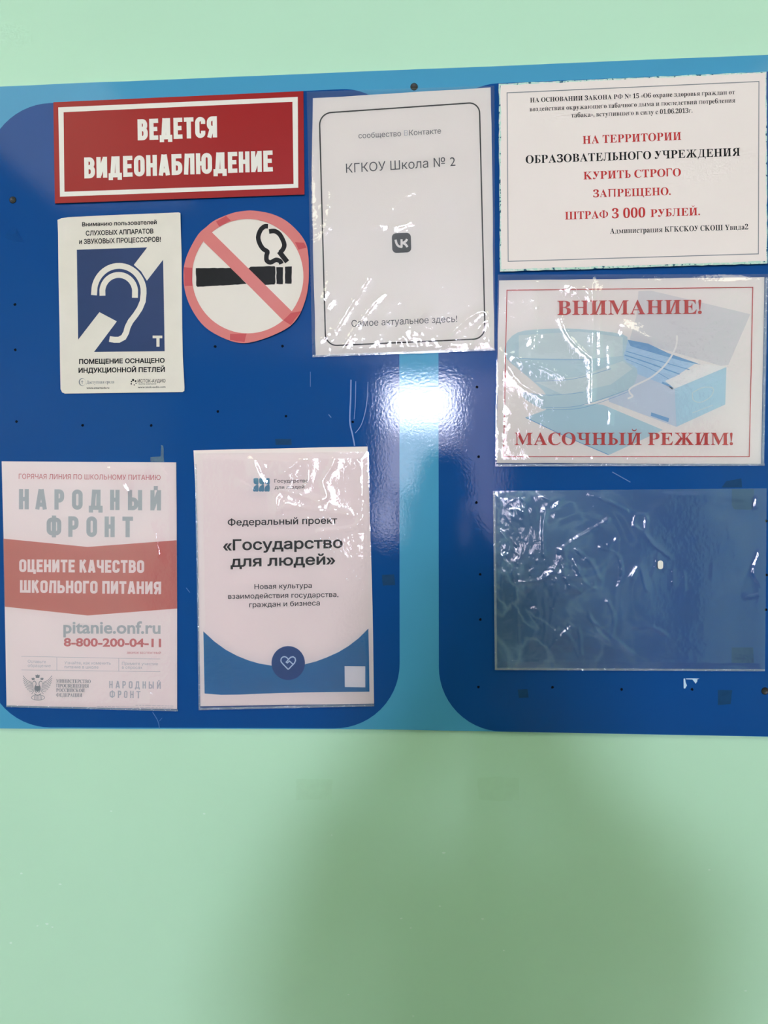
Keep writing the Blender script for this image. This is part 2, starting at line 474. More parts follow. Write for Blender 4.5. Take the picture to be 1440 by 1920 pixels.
# ------------------------------------------------------------------ lettering
def fresh(bm):
    if isinstance(bm, list):
        bm.append(bmesh.new()); return bm[-1]
    return bm
_tm = {}
def text_geo(s, offset=0.0, res=3):
    key = (s, offset, res)
    if key not in _tm:
        c = bpy.data.curves.new('lettering_source', 'FONT')
        c.body = s; c.resolution_u = res
        c.dimensions = '2D'; c.fill_mode = 'NONE'
        o = bpy.data.objects.new('lettering_source', c)
        COL.objects.link(o)
        dg = bpy.context.evaluated_depsgraph_get()
        me = bpy.data.meshes.new_from_object(o.evaluated_get(dg))
        vs = [Vector((v.co.x, v.co.y)) for v in me.vertices]
        es = [tuple(e.vertices) for e in me.edges]
        # outlines may overlap: keep what a non-zero winding rule fills
        nxt = {}
        for a_, b_ in es: nxt.setdefault(a_, []).append(b_); nxt.setdefault(b_, []).append(a_)
        seen = set(); dirs = []; loops = []
        for s0 in range(len(vs)):
            if s0 in seen or s0 not in nxt: continue
            loop = [s0]; seen.add(s0); cur = s0
            step = s0 + 1 if s0 + 1 in nxt[s0] else nxt[s0][0]
            while step not in seen:
                loop.append(step); seen.add(step); cand = [q for q in nxt[step] if q not in seen]
                if not cand: break
                step = cand[0]
            loops.append(loop); dirs += [(loop[i - 1], loop[i]) for i in range(len(loop))]
        if abs(offset) > 1e-6:
            # heavier or lighter letters: push every outline out along its normal
            ar = lambda l: sum(vs[l[i - 1]].x * vs[l[i]].y - vs[l[i]].x * vs[l[i - 1]].y for i in range(len(l)))
            AR = [ar(l) for l in loops]
            def within(p, l):
                c = False
                for i in range(len(l)):
                    u, v = vs[l[i - 1]], vs[l[i]]
                    if (u.y > p.y) != (v.y > p.y) and p.x < (v.x - u.x) * (p.y - u.y) / (v.y - u.y) + u.x: c = not c
                return c
            sg = []
            for k, l in enumerate(loops):
                hole = any(AR[k] * AR[m_] < 0 and abs(AR[m_]) > abs(AR[k]) and within(vs[l[0]], loops[m_]) for m_ in range(len(loops)) if m_ != k)
                sg.append((1 if AR[k] > 0 else -1) * (-1 if hole else 1))
            nv = list(vs)
            for l, sgn in zip(loops, sg):
                n_ = len(l)
                for i in range(n_):
                    p, c0, q = vs[l[i - 1]], vs[l[i]], vs[l[(i + 1) % n_]]
                    d1, d2 = (c0 - p), (q - c0)
                    if d1.length < 1e-9 or d2.length < 1e-9: continue
                    d1.normalize(); d2.normalize()
                    m1, m2 = Vector((d1.y, -d1.x)), Vector((d2.y, -d2.x))
                    mm = m1 + m2
                    if mm.length < 1e-6: continue
                    mm.normalize()
                    nv[l[i]] = c0 + mm * (sgn * offset * .5 / max(.5, mm.dot(m1)))
            vs = nv
        ov, oe, of, _, _, _ = delaunay_2d_cdt(vs, es, [], 0, 1e-6)
        O = np.array([(v.x, v.y) for v in ov]); C = np.array([O[list(f)].mean(0) for f in of])
        A = np.array([(vs[p].x, vs[p].y, vs[q].x, vs[q].y) for p, q in dirs])
        wn = np.zeros(len(C), int)
        for ax, ay, bx, by in A:
            up = (ay <= C[:, 1]) & (by > C[:, 1]); dn = (ay > C[:, 1]) & (by <= C[:, 1])
            if by == ay: continue
            xi = ax + (C[:, 1] - ay) * (bx - ax) / (by - ay)
            wn += (up & (xi > C[:, 0])).astype(int) - (dn & (xi > C[:, 0])).astype(int)
        Fc = [tuple(f) for f, k in zip(of, wn) if k != 0]
        used = sorted({i for f in Fc for i in f}); rm = {i: n_ for n_, i in enumerate(used)}
        V = [(O[i][0], O[i][1]) for i in used]; Fc = [tuple(rm[i] for i in f) for f in Fc]
        bpy.data.objects.remove(o); bpy.data.curves.remove(c); bpy.data.meshes.remove(me)
        _tm[key] = (V, Fc)
    return _tm[key]

def place_geo(bm, V, Fc, x0, x1, cap_units, L, R, cap, shear=0.4):
    s = (R[1] - L[1]) / (R[0] - L[0])
    ux, uy = s * shear, -1.0
    k = 1.0 / (x1 - x0)
    vs = []
    for x, y in V:
        t = (x - x0) * k; q = y / cap_units * cap
        vs.append(bm.verts.new((L[0] + t * (R[0] - L[0]) + ux * q, L[1] + t * (R[1] - L[1]) + uy * q, 0)))
    for f in Fc:
        try: bm.faces.new([vs[i] for i in f])
        except ValueError: pass

def sans(bm, s, L, R, cap, bold=0.0, res=3):
    """plain sans lettering from L to R on its baseline"""
    bm = fresh(bm)
    V, Fc = text_geo(s, bold, res)
    xs = [v[0] for v in V]
    place_geo(bm, V, Fc, min(xs), max(xs), 0.728 + 2 * bold * 0.5, L, R, cap)

# ---- serif capitals put together from bold serif letter shapes
def mathb(ch):
    o = ord(ch)
    if 'A' <= ch <= 'Z': return chr(0x1D400 + o - 65)
    if 'a' <= ch <= 'z': return chr(0x1D41A + o - 97)
    if '0' <= ch <= '9': return chr(0x1D7CE + o - 48)
    return {'Γ': chr(0x1D6AA), 'Π': chr(0x1D6B7), 'Φ': chr(0x1D6BD)}.get(ch, ch)

def geo(ch):
    V, Fc = text_geo(mathb(ch), 0.0, 3)
    return list(V), list(Fc)
def bbox(g): 
    xs = [v[0] for v in g[0]]; ys = [v[1] for v in g[0]]
    return min(xs), max(xs), min(ys), max(ys)
def tf(g, sx=1, sy=1, dx=0, dy=0): return [(x * sx + dx, y * sy + dy) for x, y in g[0]], list(g[1])
def home(g):
    b = bbox(g); return tf(g, dx=-b[0])
def flipx(g):
    b = bbox(g); return tf(g, sx=-1, dx=b[1] + b[0])
def join(*gs):
    V, Fc = [], []
    for v, f in gs:
        n = len(V); V += v; Fc += [tuple(i + n for i in q) for q in f]
    return V, Fc
def polyg(pts): return [tuple(p) for p in pts], [tuple(range(len(pts)))]
def rectg(x0, y0, x1, y1): return polyg([(x0, y0), (x1, y0), (x1, y1), (x0, y1)])
def band(outer, inner):
    n = len(outer); V = list(outer) + list(inner)
    return V, [(i, i + 1, n + i + 1, n + i) for i in range(n - 1)]

CAPH = 0.68
def _stem(x, h=CAPH):
    g = home(geo('I')); return tf(g, dx=x, sy=h / CAPH)
_sw = {}
def serif_glyph(ch):
    if ch in _sw: return _sw[ch]
    lat = {'А': 'A', 'В': 'B', 'Е': 'E', 'К': 'K', 'М': 'M', 'Н': 'H', 'О': 'O', 'Р': 'P', 'С': 'C', 'Т': 'T', 'Х': 'X', 'Y': 'Y',
           'Г': 'Γ', 'П': 'Π', 'Ф': 'Φ', 'а': 'a', 'е': 'e', 'о': 'o', 'р': 'p', 'с': 'c', 'у': 'y', 'х': 'x'}
    ii = home(geo('I')); iw = bbox(ii)[1]
    t0, t1 = iw * 0.30, iw * 0.70          # the thick stem inside its serifs
    hair = 0.038
    def bowl(x, y0, y1, w):
        n = 14; ro = []; ri = []
        cy, ry = (y0 + y1) / 2, (y1 - y0) / 2
        ro.append((x, y1)); ri.append((x, y1 - hair))
        for i in range(n + 1):
            a = math.pi / 2 - math.pi * i / n
            ro.append((x + w * 0.42 + w * 0.58 * math.cos(a), cy + ry * math.sin(a)))
            ri.append((x + w * 0.36 + (w * 0.64 - (t1 - t0) * 0.95) * math.cos(a), cy + (ry - hair) * math.sin(a)))
        ro.append((x, y0)); ri.append((x, y0 + hair))
        return band(ro, ri)
    if ch in lat: g = home(geo(lat[ch]))
    elif ch.isdigit(): g = home(geo(ch))
    elif ch == 'З': g = tf(home(geo('3')), sx=1.12, sy=0.97)
    elif ch == 'И':
        p = 0.40
        g = join(_stem(0), _stem(p), polyg([(t1 - .02, .045), (t1 + .05, .045), (p + t0 + .02, CAPH - .045), (p + t0 - .05, CAPH - .045)]))
    elif ch == 'Й':
        b = serif_glyph('И'); w = bbox(b)[1]
        br = smooth_path([(w * .34, .86), (w * .40, .785), (w * .5, .765), (w * .60, .785), (w * .66, .86)], 4)
        br2 = [(x * 0.86 + w * 0.07, y + 0.055) for x, y in br]
        g = join(b, band(br, br2))
    elif ch == 'Я': g = home(flipx(geo('R')))
    elif ch == 'У': g = tf(home(geo('y')), sx=1.28, sy=1.0, dy=0.205)
    elif ch == 'Ь': g = join(_stem(0), bowl(t0, 0.0, CAPH * 0.56, 0.42))
    elif ch == 'Ы':
        a = serif_glyph('Ь'); g = join(a, _stem(bbox(a)[1] + 0.05))
    elif ch == 'Б':
        g = join(_stem(0), bowl(t0, 0.0, CAPH * 0.56, 0.44), rectg(t1, CAPH - hair, 0.52, CAPH), polyg([(0.52, CAPH), (0.44, CAPH - hair), (0.50, CAPH - .17), (0.52, CAPH - .17)]))
    elif ch in 'ШЩ':
        p = iw * 0.5 + 0.215
        g = join(_stem(0), _stem(p), _stem(2 * p), rectg(iw * .5, 0, 2 * p + iw * .5, hair * 1.1))
        if ch == 'Щ': g = join(g, polyg([(2 * p + iw, 0), (2 * p + iw, -0.16), (2 * p + iw - .03, -.16), (2 * p + iw - .09, 0)]))
    elif ch == 'Ц':
        p = iw * 0.5 + 0.26
        g = join(_stem(0), _stem(p), rectg(iw * .5, 0, p + iw * .5, hair * 1.1), polyg([(p + iw, 0), (p + iw, -0.16), (p + iw - .03, -.16), (p + iw - .09, 0)]))
    elif ch == 'Ч':
        p = 0.36
        half = polyg([(0, CAPH), (iw, CAPH), (iw, CAPH - hair * .7), (t1, CAPH - hair * 1.2), (t1, CAPH * .60), (t0, CAPH * .56), (t0, CAPH - hair * 1.2), (0, CAPH - hair * .7)])
        c = [(t0, CAPH * .62), (t0 + .03, CAPH * .47), (t0 + .12, CAPH * .40), (t0 + .24, CAPH * .41), (p + t0 + .02, CAPH * .48)]
        c2 = [(t1, CAPH * .62), (t1 + .01, CAPH * .53), (t1 + .06, CAPH * .475), (t0 + .25, CAPH * .475), (p + t0 + .02, CAPH * .54)]
        g = join(half, band(c, c2), _stem(p))
    elif ch == 'Ю':
        o = home(geo('O')); x = iw + 0.10
        g = join(_stem(0), rectg(t1, CAPH * .47, x + .08, CAPH * .47 + hair * 1.2), tf(o, sx=0.88, dx=x))
    elif ch == 'Ж':
        k = home(geo('K')); kw = bbox(k)[1]
        m_ = home(flipx(geo('K')))
        g = join(tf(m_, sx=.86), tf(k, sx=.86, dx=(kw - iw) * .86))
    elif ch == 'Л':
        p = 0.36
        leg = polyg([(0.0, 0.075), (0.03, 0.0), (0.10, -.005), (0.165, .08), (0.20, .28), (0.215, CAPH - hair), (0.165, CAPH - hair), (0.15, .30), (0.125, .12), (0.09, .07), (0.075, .11), (0.04, .135)])
        g = join(leg, rectg(0.10, CAPH - hair, p + iw, CAPH), _stem(p))
    elif ch == 'Д':
        x = 0.42
        g = join(polyg([(0.10, hair), (0.19, CAPH * .5), (0.21, CAPH - hair), (0.26, CAPH - hair), (0.235, CAPH * .45), (0.155, hair)]),
                 rectg(0.14, CAPH - hair, x + .20, CAPH), rectg(x, hair, x + (t1 - t0), CAPH - hair), rectg(0.0, 0, x + .26, hair * 1.2),
                 polyg([(0, 0.03), (0, -.16), (.03, -.16), (.10, 0.03)]), polyg([(x + .26, .03), (x + .26, -.16), (x + .23, -.16), (x + .16, .03)]))
    elif ch == 'б':
        g = home(geo('6'))
    elif ch == '№':
        n = home(geo('N')); nw = bbox(n)[1]; o = home(geo('o'))
        g = join(n, tf(o, sx=.62, sy=.62, dx=nw + .03, dy=.30), rectg(nw + .04, .17, nw + .32, .215))
    elif ch in '«»':
        x = 1 if ch == '«' else -1
        def chev(c): return polyg([(c, .24), (c + .13 * x, .06), (c + .17 * x, .06), (c + .075 * x, .24), (c + .17 * x, .42), (c + .13 * x, .42)])
        g = home(join(chev(0), chev(.16 * x)))
    elif ch == '.': g = polyg(circle(.075, .065, .075, n=12))
    elif ch == ',': g = join(polyg(circle(.075, .065, .075, n=12)), polyg([(.15, .06), (.14, -.05), (.04, -.15), (.03, -.12), (.09, -.03)]))
    elif ch == '!': g = join(polyg(circle(.085, .07, .085, n=12)), polyg([(.02, .62), (.045, .68), (.125, .68), (.15, .62), (.10, .19), (.07, .19)]))
    elif ch.islower():
        b = serif_glyph(ch.upper())
        g = tf(b, sx=0.78, sy=0.475 / CAPH)
    else: raise KeyError(ch)
    _sw[ch] = home(g)
    return _sw[ch]

def serif(bm, s, L, R, cap, track=0.055, space=0.26):
    bm = fresh(bm)
    x = 0; parts = []; k = 0
    for ch in s:
        if ch == ' ': x += space; continue
        g = serif_glyph(ch); w = bbox(g)[1]
        parts.append(tf(g, dx=x)); x += w + track
    for i, p in enumerate(parts):
        place_geo(bm, p[0], p[1], 0, x - track, CAPH, L, R, cap)

# ---- condensed signwriter's capitals drawn as strokes of even width
def stroke_glyph(ch, w, t, R):
    l, r, b, T, c = t / 2, w - t / 2, t / 2, 1 - t / 2, w / 2
    m = 0.53
    S = []
    def a(*p, closed=False): S.append((round_path(list(p), closed), closed))
    if ch == 'А': a((t * .52, 0), (c - t * .12, 1)); a((w - t * .52, 0), (c + t * .12, 1)); a((w * .24, .24), (w * .76, .24))
    elif ch == 'Б': a((l, 0), (l, 1)); a((l, T), (w * .94, T)); a((l, m + .03), (r, m + .03, R), (r, b, R), (l, b))
    elif ch == 'В': a((l, 0), (l, 1)); a((l, T), (r - .02, T, R), (r - .02, m, R), (l, m)); a((l, m), (r, m, R), (r, b, R), (l, b))
    elif ch == 'Г': a((l, 0), (l, 1)); a((l, T), (w, T))
    elif ch == 'Д':
        a((0, b), (w, b)); a((l * .9, -.13), (l * .9, t)); a((w - l * .9, -.13), (w - l * .9, t))
        a((w * .16 + l * .8, t * .8), (w * .26 + l * .8, 1)); a((w * .26, T), (w * .86, T)); a((w * .86 - l, t * .8), (w * .86 - l, 1))
    elif ch == 'Е': a((l, 0), (l, 1)); a((l, T), (w, T)); a((l, b), (w, b)); a((l, .51), (w * .9, .51))
    elif ch in 'ИЙ':
        a((l, 0), (l, 1)); a((r, 0), (r, 1)); a((l * 1.2, .10), (w - l * 1.2, .90))
        if ch == 'Й': a((c - .10, 1.10), (c + .10, 1.10))
    elif ch == 'К': a((l, 0), (l, 1)); a((l, .40), (w - t * .55, 1)); a((c * .9, .58), (w - t * .45, 0))
    elif ch == 'Л': a((t * .5, 0), (w * .30, 1)); a((w * .28, T), (w, T)); a((r, 0), (r, 1))
    elif ch == 'Н': a((l, 0), (l, 1)); a((r, 0), (r, 1)); a((l, .51), (r, .51))
    elif ch == 'О': a((l, b, R), (r, b, R), (r, T, R), (l, T, R), closed=True)
    elif ch == 'П': a((l, 0), (l, 1)); a((r, 0), (r, 1)); a((l, T), (r, T))
    elif ch == 'Р': a((l, 0), (l, 1)); a((l, T), (r, T, R), (r, .45, R), (l, .45))
    elif ch == 'С': a((r, .66), (r, T, R), (l, T, R), (l, b, R), (r, b, R), (r, .34))
    elif ch == 'Т': a((c, 0), (c, 1)); a((0, T), (w, T))
    elif ch == 'У': a((t * .5, 1), (c, .36)); a((w - t * .5, 1), (c * .8, b), (c * .35, b))
    elif ch == 'Ф': a((c, -.03), (c, 1.03)); a((l, .17, R), (r, .17, R), (r, .83, R), (l, .83, R), closed=True)
    elif ch == 'Ц': a((l, 0), (l, 1)); a((r - t * .4, 0), (r - t * .4, 1)); a((l, b), (w, b)); a((r + t * .2, t), (r + t * .2, -.14))
    elif ch == 'Ч': a((l, 1), (l, .44, R), (r, .44)); a((r, 0), (r, 1))
    elif ch == 'Ш': a((l, 0), (l, 1)); a((c, 0), (c, 1)); a((r, 0), (r, 1)); a((l, b), (r, b))
    elif ch == 'Ь': a((l, 0), (l, 1)); a((l, m), (r, m, R), (r, b, R), (l, b))
    elif ch == 'Ы':
        q = w * .72 - t / 2
        a((l, 0), (l, 1)); a((l, m), (q, m, R), (q, b, R), (l, b)); a((r, 0), (r, 1))
    elif ch == 'Ю':
        x0 = w * .34 + t / 2
        a((l, 0), (l, 1)); a((l, .51), (x0, .51)); a((x0, b, R), (r, b, R), (r, T, R), (x0, T, R), closed=True)
    elif ch == 'Я': a((r, 0), (r, 1)); a((r, T), (l, T, R), (l, .45, R), (r, .45)); a((w * .50, .45), (t * .52, 0))
    return S
RELW = {'Ю': 1.5, 'Ш': 1.45, 'Ы': 1.4, 'Д': 1.2, 'Ц': 1.1, 'Е': .88, 'Т': .95, 'Г': .82, 'Ф': 1.35, 'А': 1.08, 'М': 1.3}

def block(bm, s, L, R, cap, t=0.20, gap=0.07, space=0.28, rad=0.16, boxes=None):
    """condensed capitals; boxes = explicit (left, right) photo x for every letter"""
    bm = fresh(bm)
    span = math.hypot(R[0] - L[0], R[1] - L[1]) / cap
    s_ = (R[1] - L[1]) / (R[0] - L[0])
    letters = [c for c in s if c != ' ']
    if boxes is None:
        fixed = gap * (len(s) - 1) + (space - gap) * s.count(' ')
        unit = (span - fixed) / sum(RELW.get(c, 1) for c in letters)
    x = 0; k = 0
    for ch in s:
        if ch == ' ': x += space; continue
        if boxes is None: w = unit * RELW.get(ch, 1)
        else:
            x = (boxes[k][0] - L[0]) / cap; w = (boxes[k][1] - boxes[k][0]) / cap; k += 1
        for z, (pts, cl) in enumerate(stroke_glyph(ch, w, t, rad)):
            q = []
            for (gx, gy) in pts:
                d = (x + gx) * cap
                q.append((L[0] + d + s_ * .4 * gy * cap, L[1] + d * s_ - gy * cap))
            stroke(bm, q, t * cap, cl, z=z * 0.000004)
        x += w + gap

# ------------------------------------------------------------------ crumpled plastic film
def vnoise(x, y, s, seed):
    rs = np.random.RandomState(seed)
    g = rs.rand(64, 64)
    u, v = x / s, y / s
    i, j = np.floor(u).astype(int), np.floor(v).astype(int)
    fu, fv = u - i, v - j
    fu, fv = fu * fu * (3 - 2 * fu), fv * fv * (3 - 2 * fv)
    q = lambda a, b: g[a % 64, b % 64]
    return (q(i, j) * (1 - fu) + q(i + 1, j) * fu) * (1 - fv) + (q(i, j + 1) * (1 - fu) + q(i + 1, j + 1) * fu) * fv

def film(name, quad_px, h, m, parent, creases=(), soft=0.0006, soft_s=40, fine=0.00012, fine_s=9, step=2.6, seed=1, zones=()):
    """quad_px: TL, TR, BR, BL.  creases: (points, width px, height m).  zones: (cx, cy, rx, ry, amp m, scale px) crumpled patches"""
    TL, TR, BR, BL = [np.array(q, float) for q in quad_px]
    nx = int(max(np.linalg.norm(TR - TL), np.linalg.norm(BR - BL)) / step) + 1
    ny = int(max(np.linalg.norm(BL - TL), np.linalg.norm(BR - TR)) / step) + 1
    u, v = np.meshgrid(np.linspace(0, 1, nx), np.linspace(0, 1, ny))
    X = (TL[0] * (1 - u) + TR[0] * u) * (1 - v) + (BL[0] * (1 - u) + BR[0] * u) * v
    Y = (TL[1] * (1 - u) + TR[1] * u) * (1 - v) + (BL[1] * (1 - u) + BR[1] * u) * v
    H = soft * vnoise(X, Y, soft_s, seed) + fine * vnoise(X, Y, fine_s, seed + 1)
    for (cx, cy, rx, ry, amp, sc) in zones:
        wgt = np.exp(-((X - cx) / rx) ** 2 - ((Y - cy) / ry) ** 2)
        n = vnoise(X + 40 * vnoise(X, Y, sc * 2, seed + 5), Y, sc, seed + 3) + 0.5 * vnoise(X, Y, sc * .5, seed + 4)
        n2 = vnoise(X + 12 * vnoise(X, Y, sc, seed + 6), Y, sc * .42, seed + 7)
        H += wgt * amp * (.75 * (1 - np.abs(2 * n / 1.5 - 1)) + .30 * (1 - np.abs(2 * n2 - 1)))
    for pts, w, amp in creases:
        D = np.full(X.shape, 1e9); pts = smooth_path(pts, 4) if len(pts) > 2 else pts
        for a, b in zip(pts[:-1], pts[1:]):
            ax, ay = a; bx, by = b
            l2 = (bx - ax) ** 2 + (by - ay) ** 2 + 1e-9
            t = np.clip(((X - ax) * (bx - ax) + (Y - ay) * (by - ay)) / l2, 0, 1)
            D = np.minimum(D, np.hypot(X - ax - t * (bx - ax), Y - ay - t * (by - ay)))
        D = D + 1.6 * (vnoise(X, Y, 7, seed + 9) - .5)
        H += amp * (.42 * np.exp(-D / (w * .8)) + .30 * np.exp(-(D / w) ** 2) + .40 * np.exp(-(D / (3 * w)) ** 2))
    edge = np.minimum(np.minimum(u * nx, (1 - u) * nx), np.minimum(v * ny, (1 - v) * ny)) / 5.0
    H *= np.clip(edge, 0.15, 1)
    V = [P(x, y, h + z) for x, y, z in zip(X.ravel(), Y.ravel(), H.ravel())]
    off = root_of(parent) if parent is not None else Vector((0, 0, 0))
    if parent is None: off = P(*((TL + TR + BR + BL) / 4), h)
    Fc = [(j * nx + i, (j + 1) * nx + i, (j + 1) * nx + i + 1, j * nx + i + 1) for j in range(ny - 1) for i in range(nx - 1)]
    me = bpy.data.meshes.new(name)
    me.from_pydata([tuple(q - off) for q in V], [], Fc)
    me.polygons.foreach_set('use_smooth', [True] * len(me.polygons))
    me.materials.append(m)
    o = bpy.data.objects.new(name, me)
    if parent is None: o.location = off
    return link(o, parent)

def weld(name, pts, w, h, parent, m=None):
    """welded edge of a sleeve: a narrow ribbed ribbon"""
    bm = bmesh.new()
    stroke(bm, pts, w)
    return printed(name, bm, h, m or M['film_edge'], parent, maxlen=30)

def base_pt(quad_px, h):
    return P((quad_px[2][0] + quad_px[3][0]) / 2, (quad_px[2][1] + quad_px[3][1]) / 2, h)

def box(bm, x0, x1, y0, y1, z0, z1):
    v = [bm.verts.new(p) for p in ((x0, y0, z0), (x1, y0, z0), (x1, y1, z0), (x0, y1, z0), (x0, y0, z1), (x1, y0, z1), (x1, y1, z1), (x0, y1, z1))]
    for f in ((0, 3, 2, 1), (4, 5, 6, 7), (0, 1, 5, 4), (1, 2, 6, 5), (2, 3, 7, 6), (3, 0, 4, 7)):
        bm.faces.new([v[i] for i in f])
# ------------------------------------------------------------------ the room
def struct_box(name, m, *b):
    bm = bmesh.new(); box(bm, *b)
    c = Vector(((b[0] + b[1]) / 2, (b[2] + b[3]) / 2, b[4]))
    bmesh.ops.recalc_face_normals(bm, faces=bm.faces)
    o = emit(name, bm, m, origin=c); o['kind'] = 'structure'; return o
XL, XR, YB, ZC = -2.4, 2.4, -6.6, 2.95
wall_front = struct_box('wall_front', M['wall'], XL - .1, XR + .1, 0.0, 0.1, 0, ZC)
struct_box('wall_back', M['plaster'], XL - .1, XR + .1, YB - .1, YB, 0, ZC)
struct_box('wall_left', M['wall'], XL - .1, XL, YB, 0, 0, ZC)
struct_box('wall_right', M['wall'], XR, XR + .1, YB, 0, 0, ZC)
struct_box('floor', M['floor'], XL - .1, XR + .1, YB - .1, .1, -.1, 0)
struct_box('ceiling', M['ceiling'], XL - .1, XR + .1, YB - .1, .1, ZC, ZC + .1)

# flecks and specks in the wall paint
bm = bmesh.new()
rnd = random.Random(3)
for x, y, r in ((383, 1526, 3), (40, 1638, 2.6), (113, 1658, 3), (88, 1732, 3), (98, 1738, 2.5), (208, 1521, 2), (832, 1599, 3), (825, 1699, 2.6), (752, 1722, 3), (905, 1723, 3), (1330, 1631, 2.4), (622, 1566, 1.6), (653, 1865, 2), (770, 1740, 2), (945, 1782, 2), (1398, 1858, 3), (70, 1736, 2.2), (20, 1768, 3), (775, 1905, 2)):
    add_poly(bm, [(x + r * rnd.uniform(.5, 1.3) * math.cos(a), y + r * rnd.uniform(.3, .8) * math.sin(a)) for a in [i * math.pi / 4 for i in range(8)]])
printed('paint_fleck', bm, 0.0006, M['chip'], wall_front, maxlen=0)

# window far behind, at the end of the room: one bright upper pane, hazier panes below and beside it
wx0, wx1, wz0, wz1 = -0.54, 0.70, 1.20, 2.86
wf = bpy.data.objects.new('window_1', None); wf.location = ((wx0 + wx1) / 2, YB, wz0); wf['kind'] = 'structure'; link(wf)
bm = bmesh.new()
for x0, x1, z0, z1 in ((wx0 - .06, wx0, wz0 - .06, wz1 + .06), (wx1, wx1 + .06, wz0 - .06, wz1 + .06), (wx0, wx1, wz0 - .06, wz0), (wx0, wx1, wz1, wz1 + .06)):
    box(bm, x0, x1, YB, YB + .05, z0, z1)
emit('window_frame', bm, M['frame_white'], wf)
for nm, mm, x0, x1, z0, z1 in (('upper_pane', 'sky_pane', -.41, .25, 2.32, 2.76), ('middle_pane', 'mid_pane', -.47, .25, 1.70, 2.28), ('side_pane', 'low_pane', .29, wx1, wz0, wz1), ('lower_pane', 'mid_pane', -.53, -.30, 1.26, 1.66)):
    bm = bmesh.new(); box(bm, x0, x1, YB + .01, YB + .02, z0, z1); emit(nm, bm, M[mm], wf)
bm = bmesh.new()
for x0, x1, z0, z1 in ((.25, .29, wz0, wz1), (wx0, .25, 2.28, 2.32), (wx0, .25, 1.66, 1.70)):
    box(bm, x0, x1, YB + .001, YB + .04, z0, z1)
emit('window_mullion', bm, M['frame_white'], wf)

# ceiling lamps
def ceiling_lamp(x, y, sx, sy, dm, label):
    t = thing('ceiling_lamp', (x, y, ZC), label, 'lamp', 'ceiling lamps')
    bm = bmesh.new(); box(bm, x - sx / 2 - .02, x + sx / 2 + .02, y - sy / 2 - .02, y + sy / 2 + .02, ZC - .06, ZC - .001)
    emit('lamp_housing', bm, M['lamp_body'], t)
    bm = bmesh.new(); box(bm, x - sx / 2, x + sx / 2, y - sy / 2, y + sy / 2, ZC - .075, ZC - .0601)
    emit('lamp_diffuser', bm, dm, t)
ceiling_lamp(-1.35, -1.9, .6, 1.2, M['warm'], 'warm ceiling lamp on the left behind the photographer')
ceiling_lamp(1.35, -1.9, .6, 1.2, M['warm'], 'warm ceiling lamp on the right behind the photographer')

# ------------------------------------------------------------------ the notice board
BH = 0.006
BOARD = [(-60, 164.5), (1520, 99.6), (1520, 1383), (1000, 1373), (700, 1367.5), (-60, 1366)]
board = thing('notice_board', P(720, 1367, 0.0), 'large glossy blue notice board with two dark blue rounded panels on the mint wall', 'notice board')
bm = bmesh.new()
bp = jitter(BOARD, 60, .35, 2)
f = [bm.verts.new(P(x, y, BH)) for x, y in bp]; g = [bm.verts.new(P(x, y, 0.0002)) for x, y in bp]
bm.faces.new(f); n = len(bp)
for i in range(n):
    k = bm.faces.new((f[i], f[(i + 1) % n], g[(i + 1) % n], g[i])); k.material_index = 1
bmesh.ops.recalc_face_normals(bm, faces=bm.faces)
emit('backing_panel', bm, [M['sky_blue'], M['board_edge']], board)
def panel(pts):
    bm = bmesh.new(); add_poly(bm, round_path(pts, True, 14)); lay(bm, BH + .00015); face_room(bm)
    return emit('printed_panel', bm, M['blue'], board)
panel([(-26, 199, 118), (748, 162, 108), (749.5, 1366, 122), (-26, 1363.5, 120)])
panel([(821.5, 161, 112), (1515, 131, 60), (1515, 1382, 60), (823, 1369.5, 118)])

# a narrow joint line where the board meets the wall below, and fixings
def ring_disc(bm, x, y, r, h0, h1, n=16):
    a = [bm.verts.new(P(px, py, h0)) for px, py in circle(x, y, r, n=n)]
    b = [bm.verts.new(P(px, py, h1)) for px, py in circle(x, y, r * .82, n=n)]
    c = [bm.verts.new(P(px, py, h1 - .0006)) for px, py in circle(x, y, r * .30, n=n)]
    for i in range(n):
        j = (i + 1) % n
        bm.faces.new((a[i], a[j], b[j], b[i])); bm.faces.new((b[i], b[j], c[j], c[i]))
    bm.faces.new(c)
    bmesh.ops.recalc_face_normals(bm, faces=bm.faces)
for x, y, r in ((24, 374.9, 6.9), (776.5, 162.6, 7.2), (1434.5, 1295.7, 7.3)):
    bm = bmesh.new(); ring_disc(bm, x, y, r, BH, BH + .0012)
    emit('screw', bm, M['screw'], board)
HOLES = ((28, 571), (28.7, 656), (31, 790.5), (155, 797.5), (283.5, 797.8), (403.5, 649.6), (529.6, 649), (408.3, 771.6), (536.3, 780.3), (661.3, 791),
         (894.3, 725.6), (897.2, 856.3), (893.4, 942.3), (900.4, 1077), (900.7, 1161.5), (1035.8, 1288.7), (1165.5, 1292.8), (1297.6, 1292.7), (1437, 977), (1437.3, 1078), (1436, 1143), (897, 1288))
for i, (x, y) in enumerate(HOLES):
    bm = bmesh.new(); r = random.Random(i)
    pts = [(x + (2.6 + r.uniform(-.5, .5)) * math.cos(a), y + (2.6 + r.uniform(-.5, .5)) * math.sin(a)) for a in [k * math.pi / 5 for k in range(10)]]
    add_poly(bm, pts); lay(bm, BH + .0003); face_room(bm)
    emit('screw_hole_shade', bm, M['hole'], board)  # flat disc, no recess: the hole's shade is only its colour
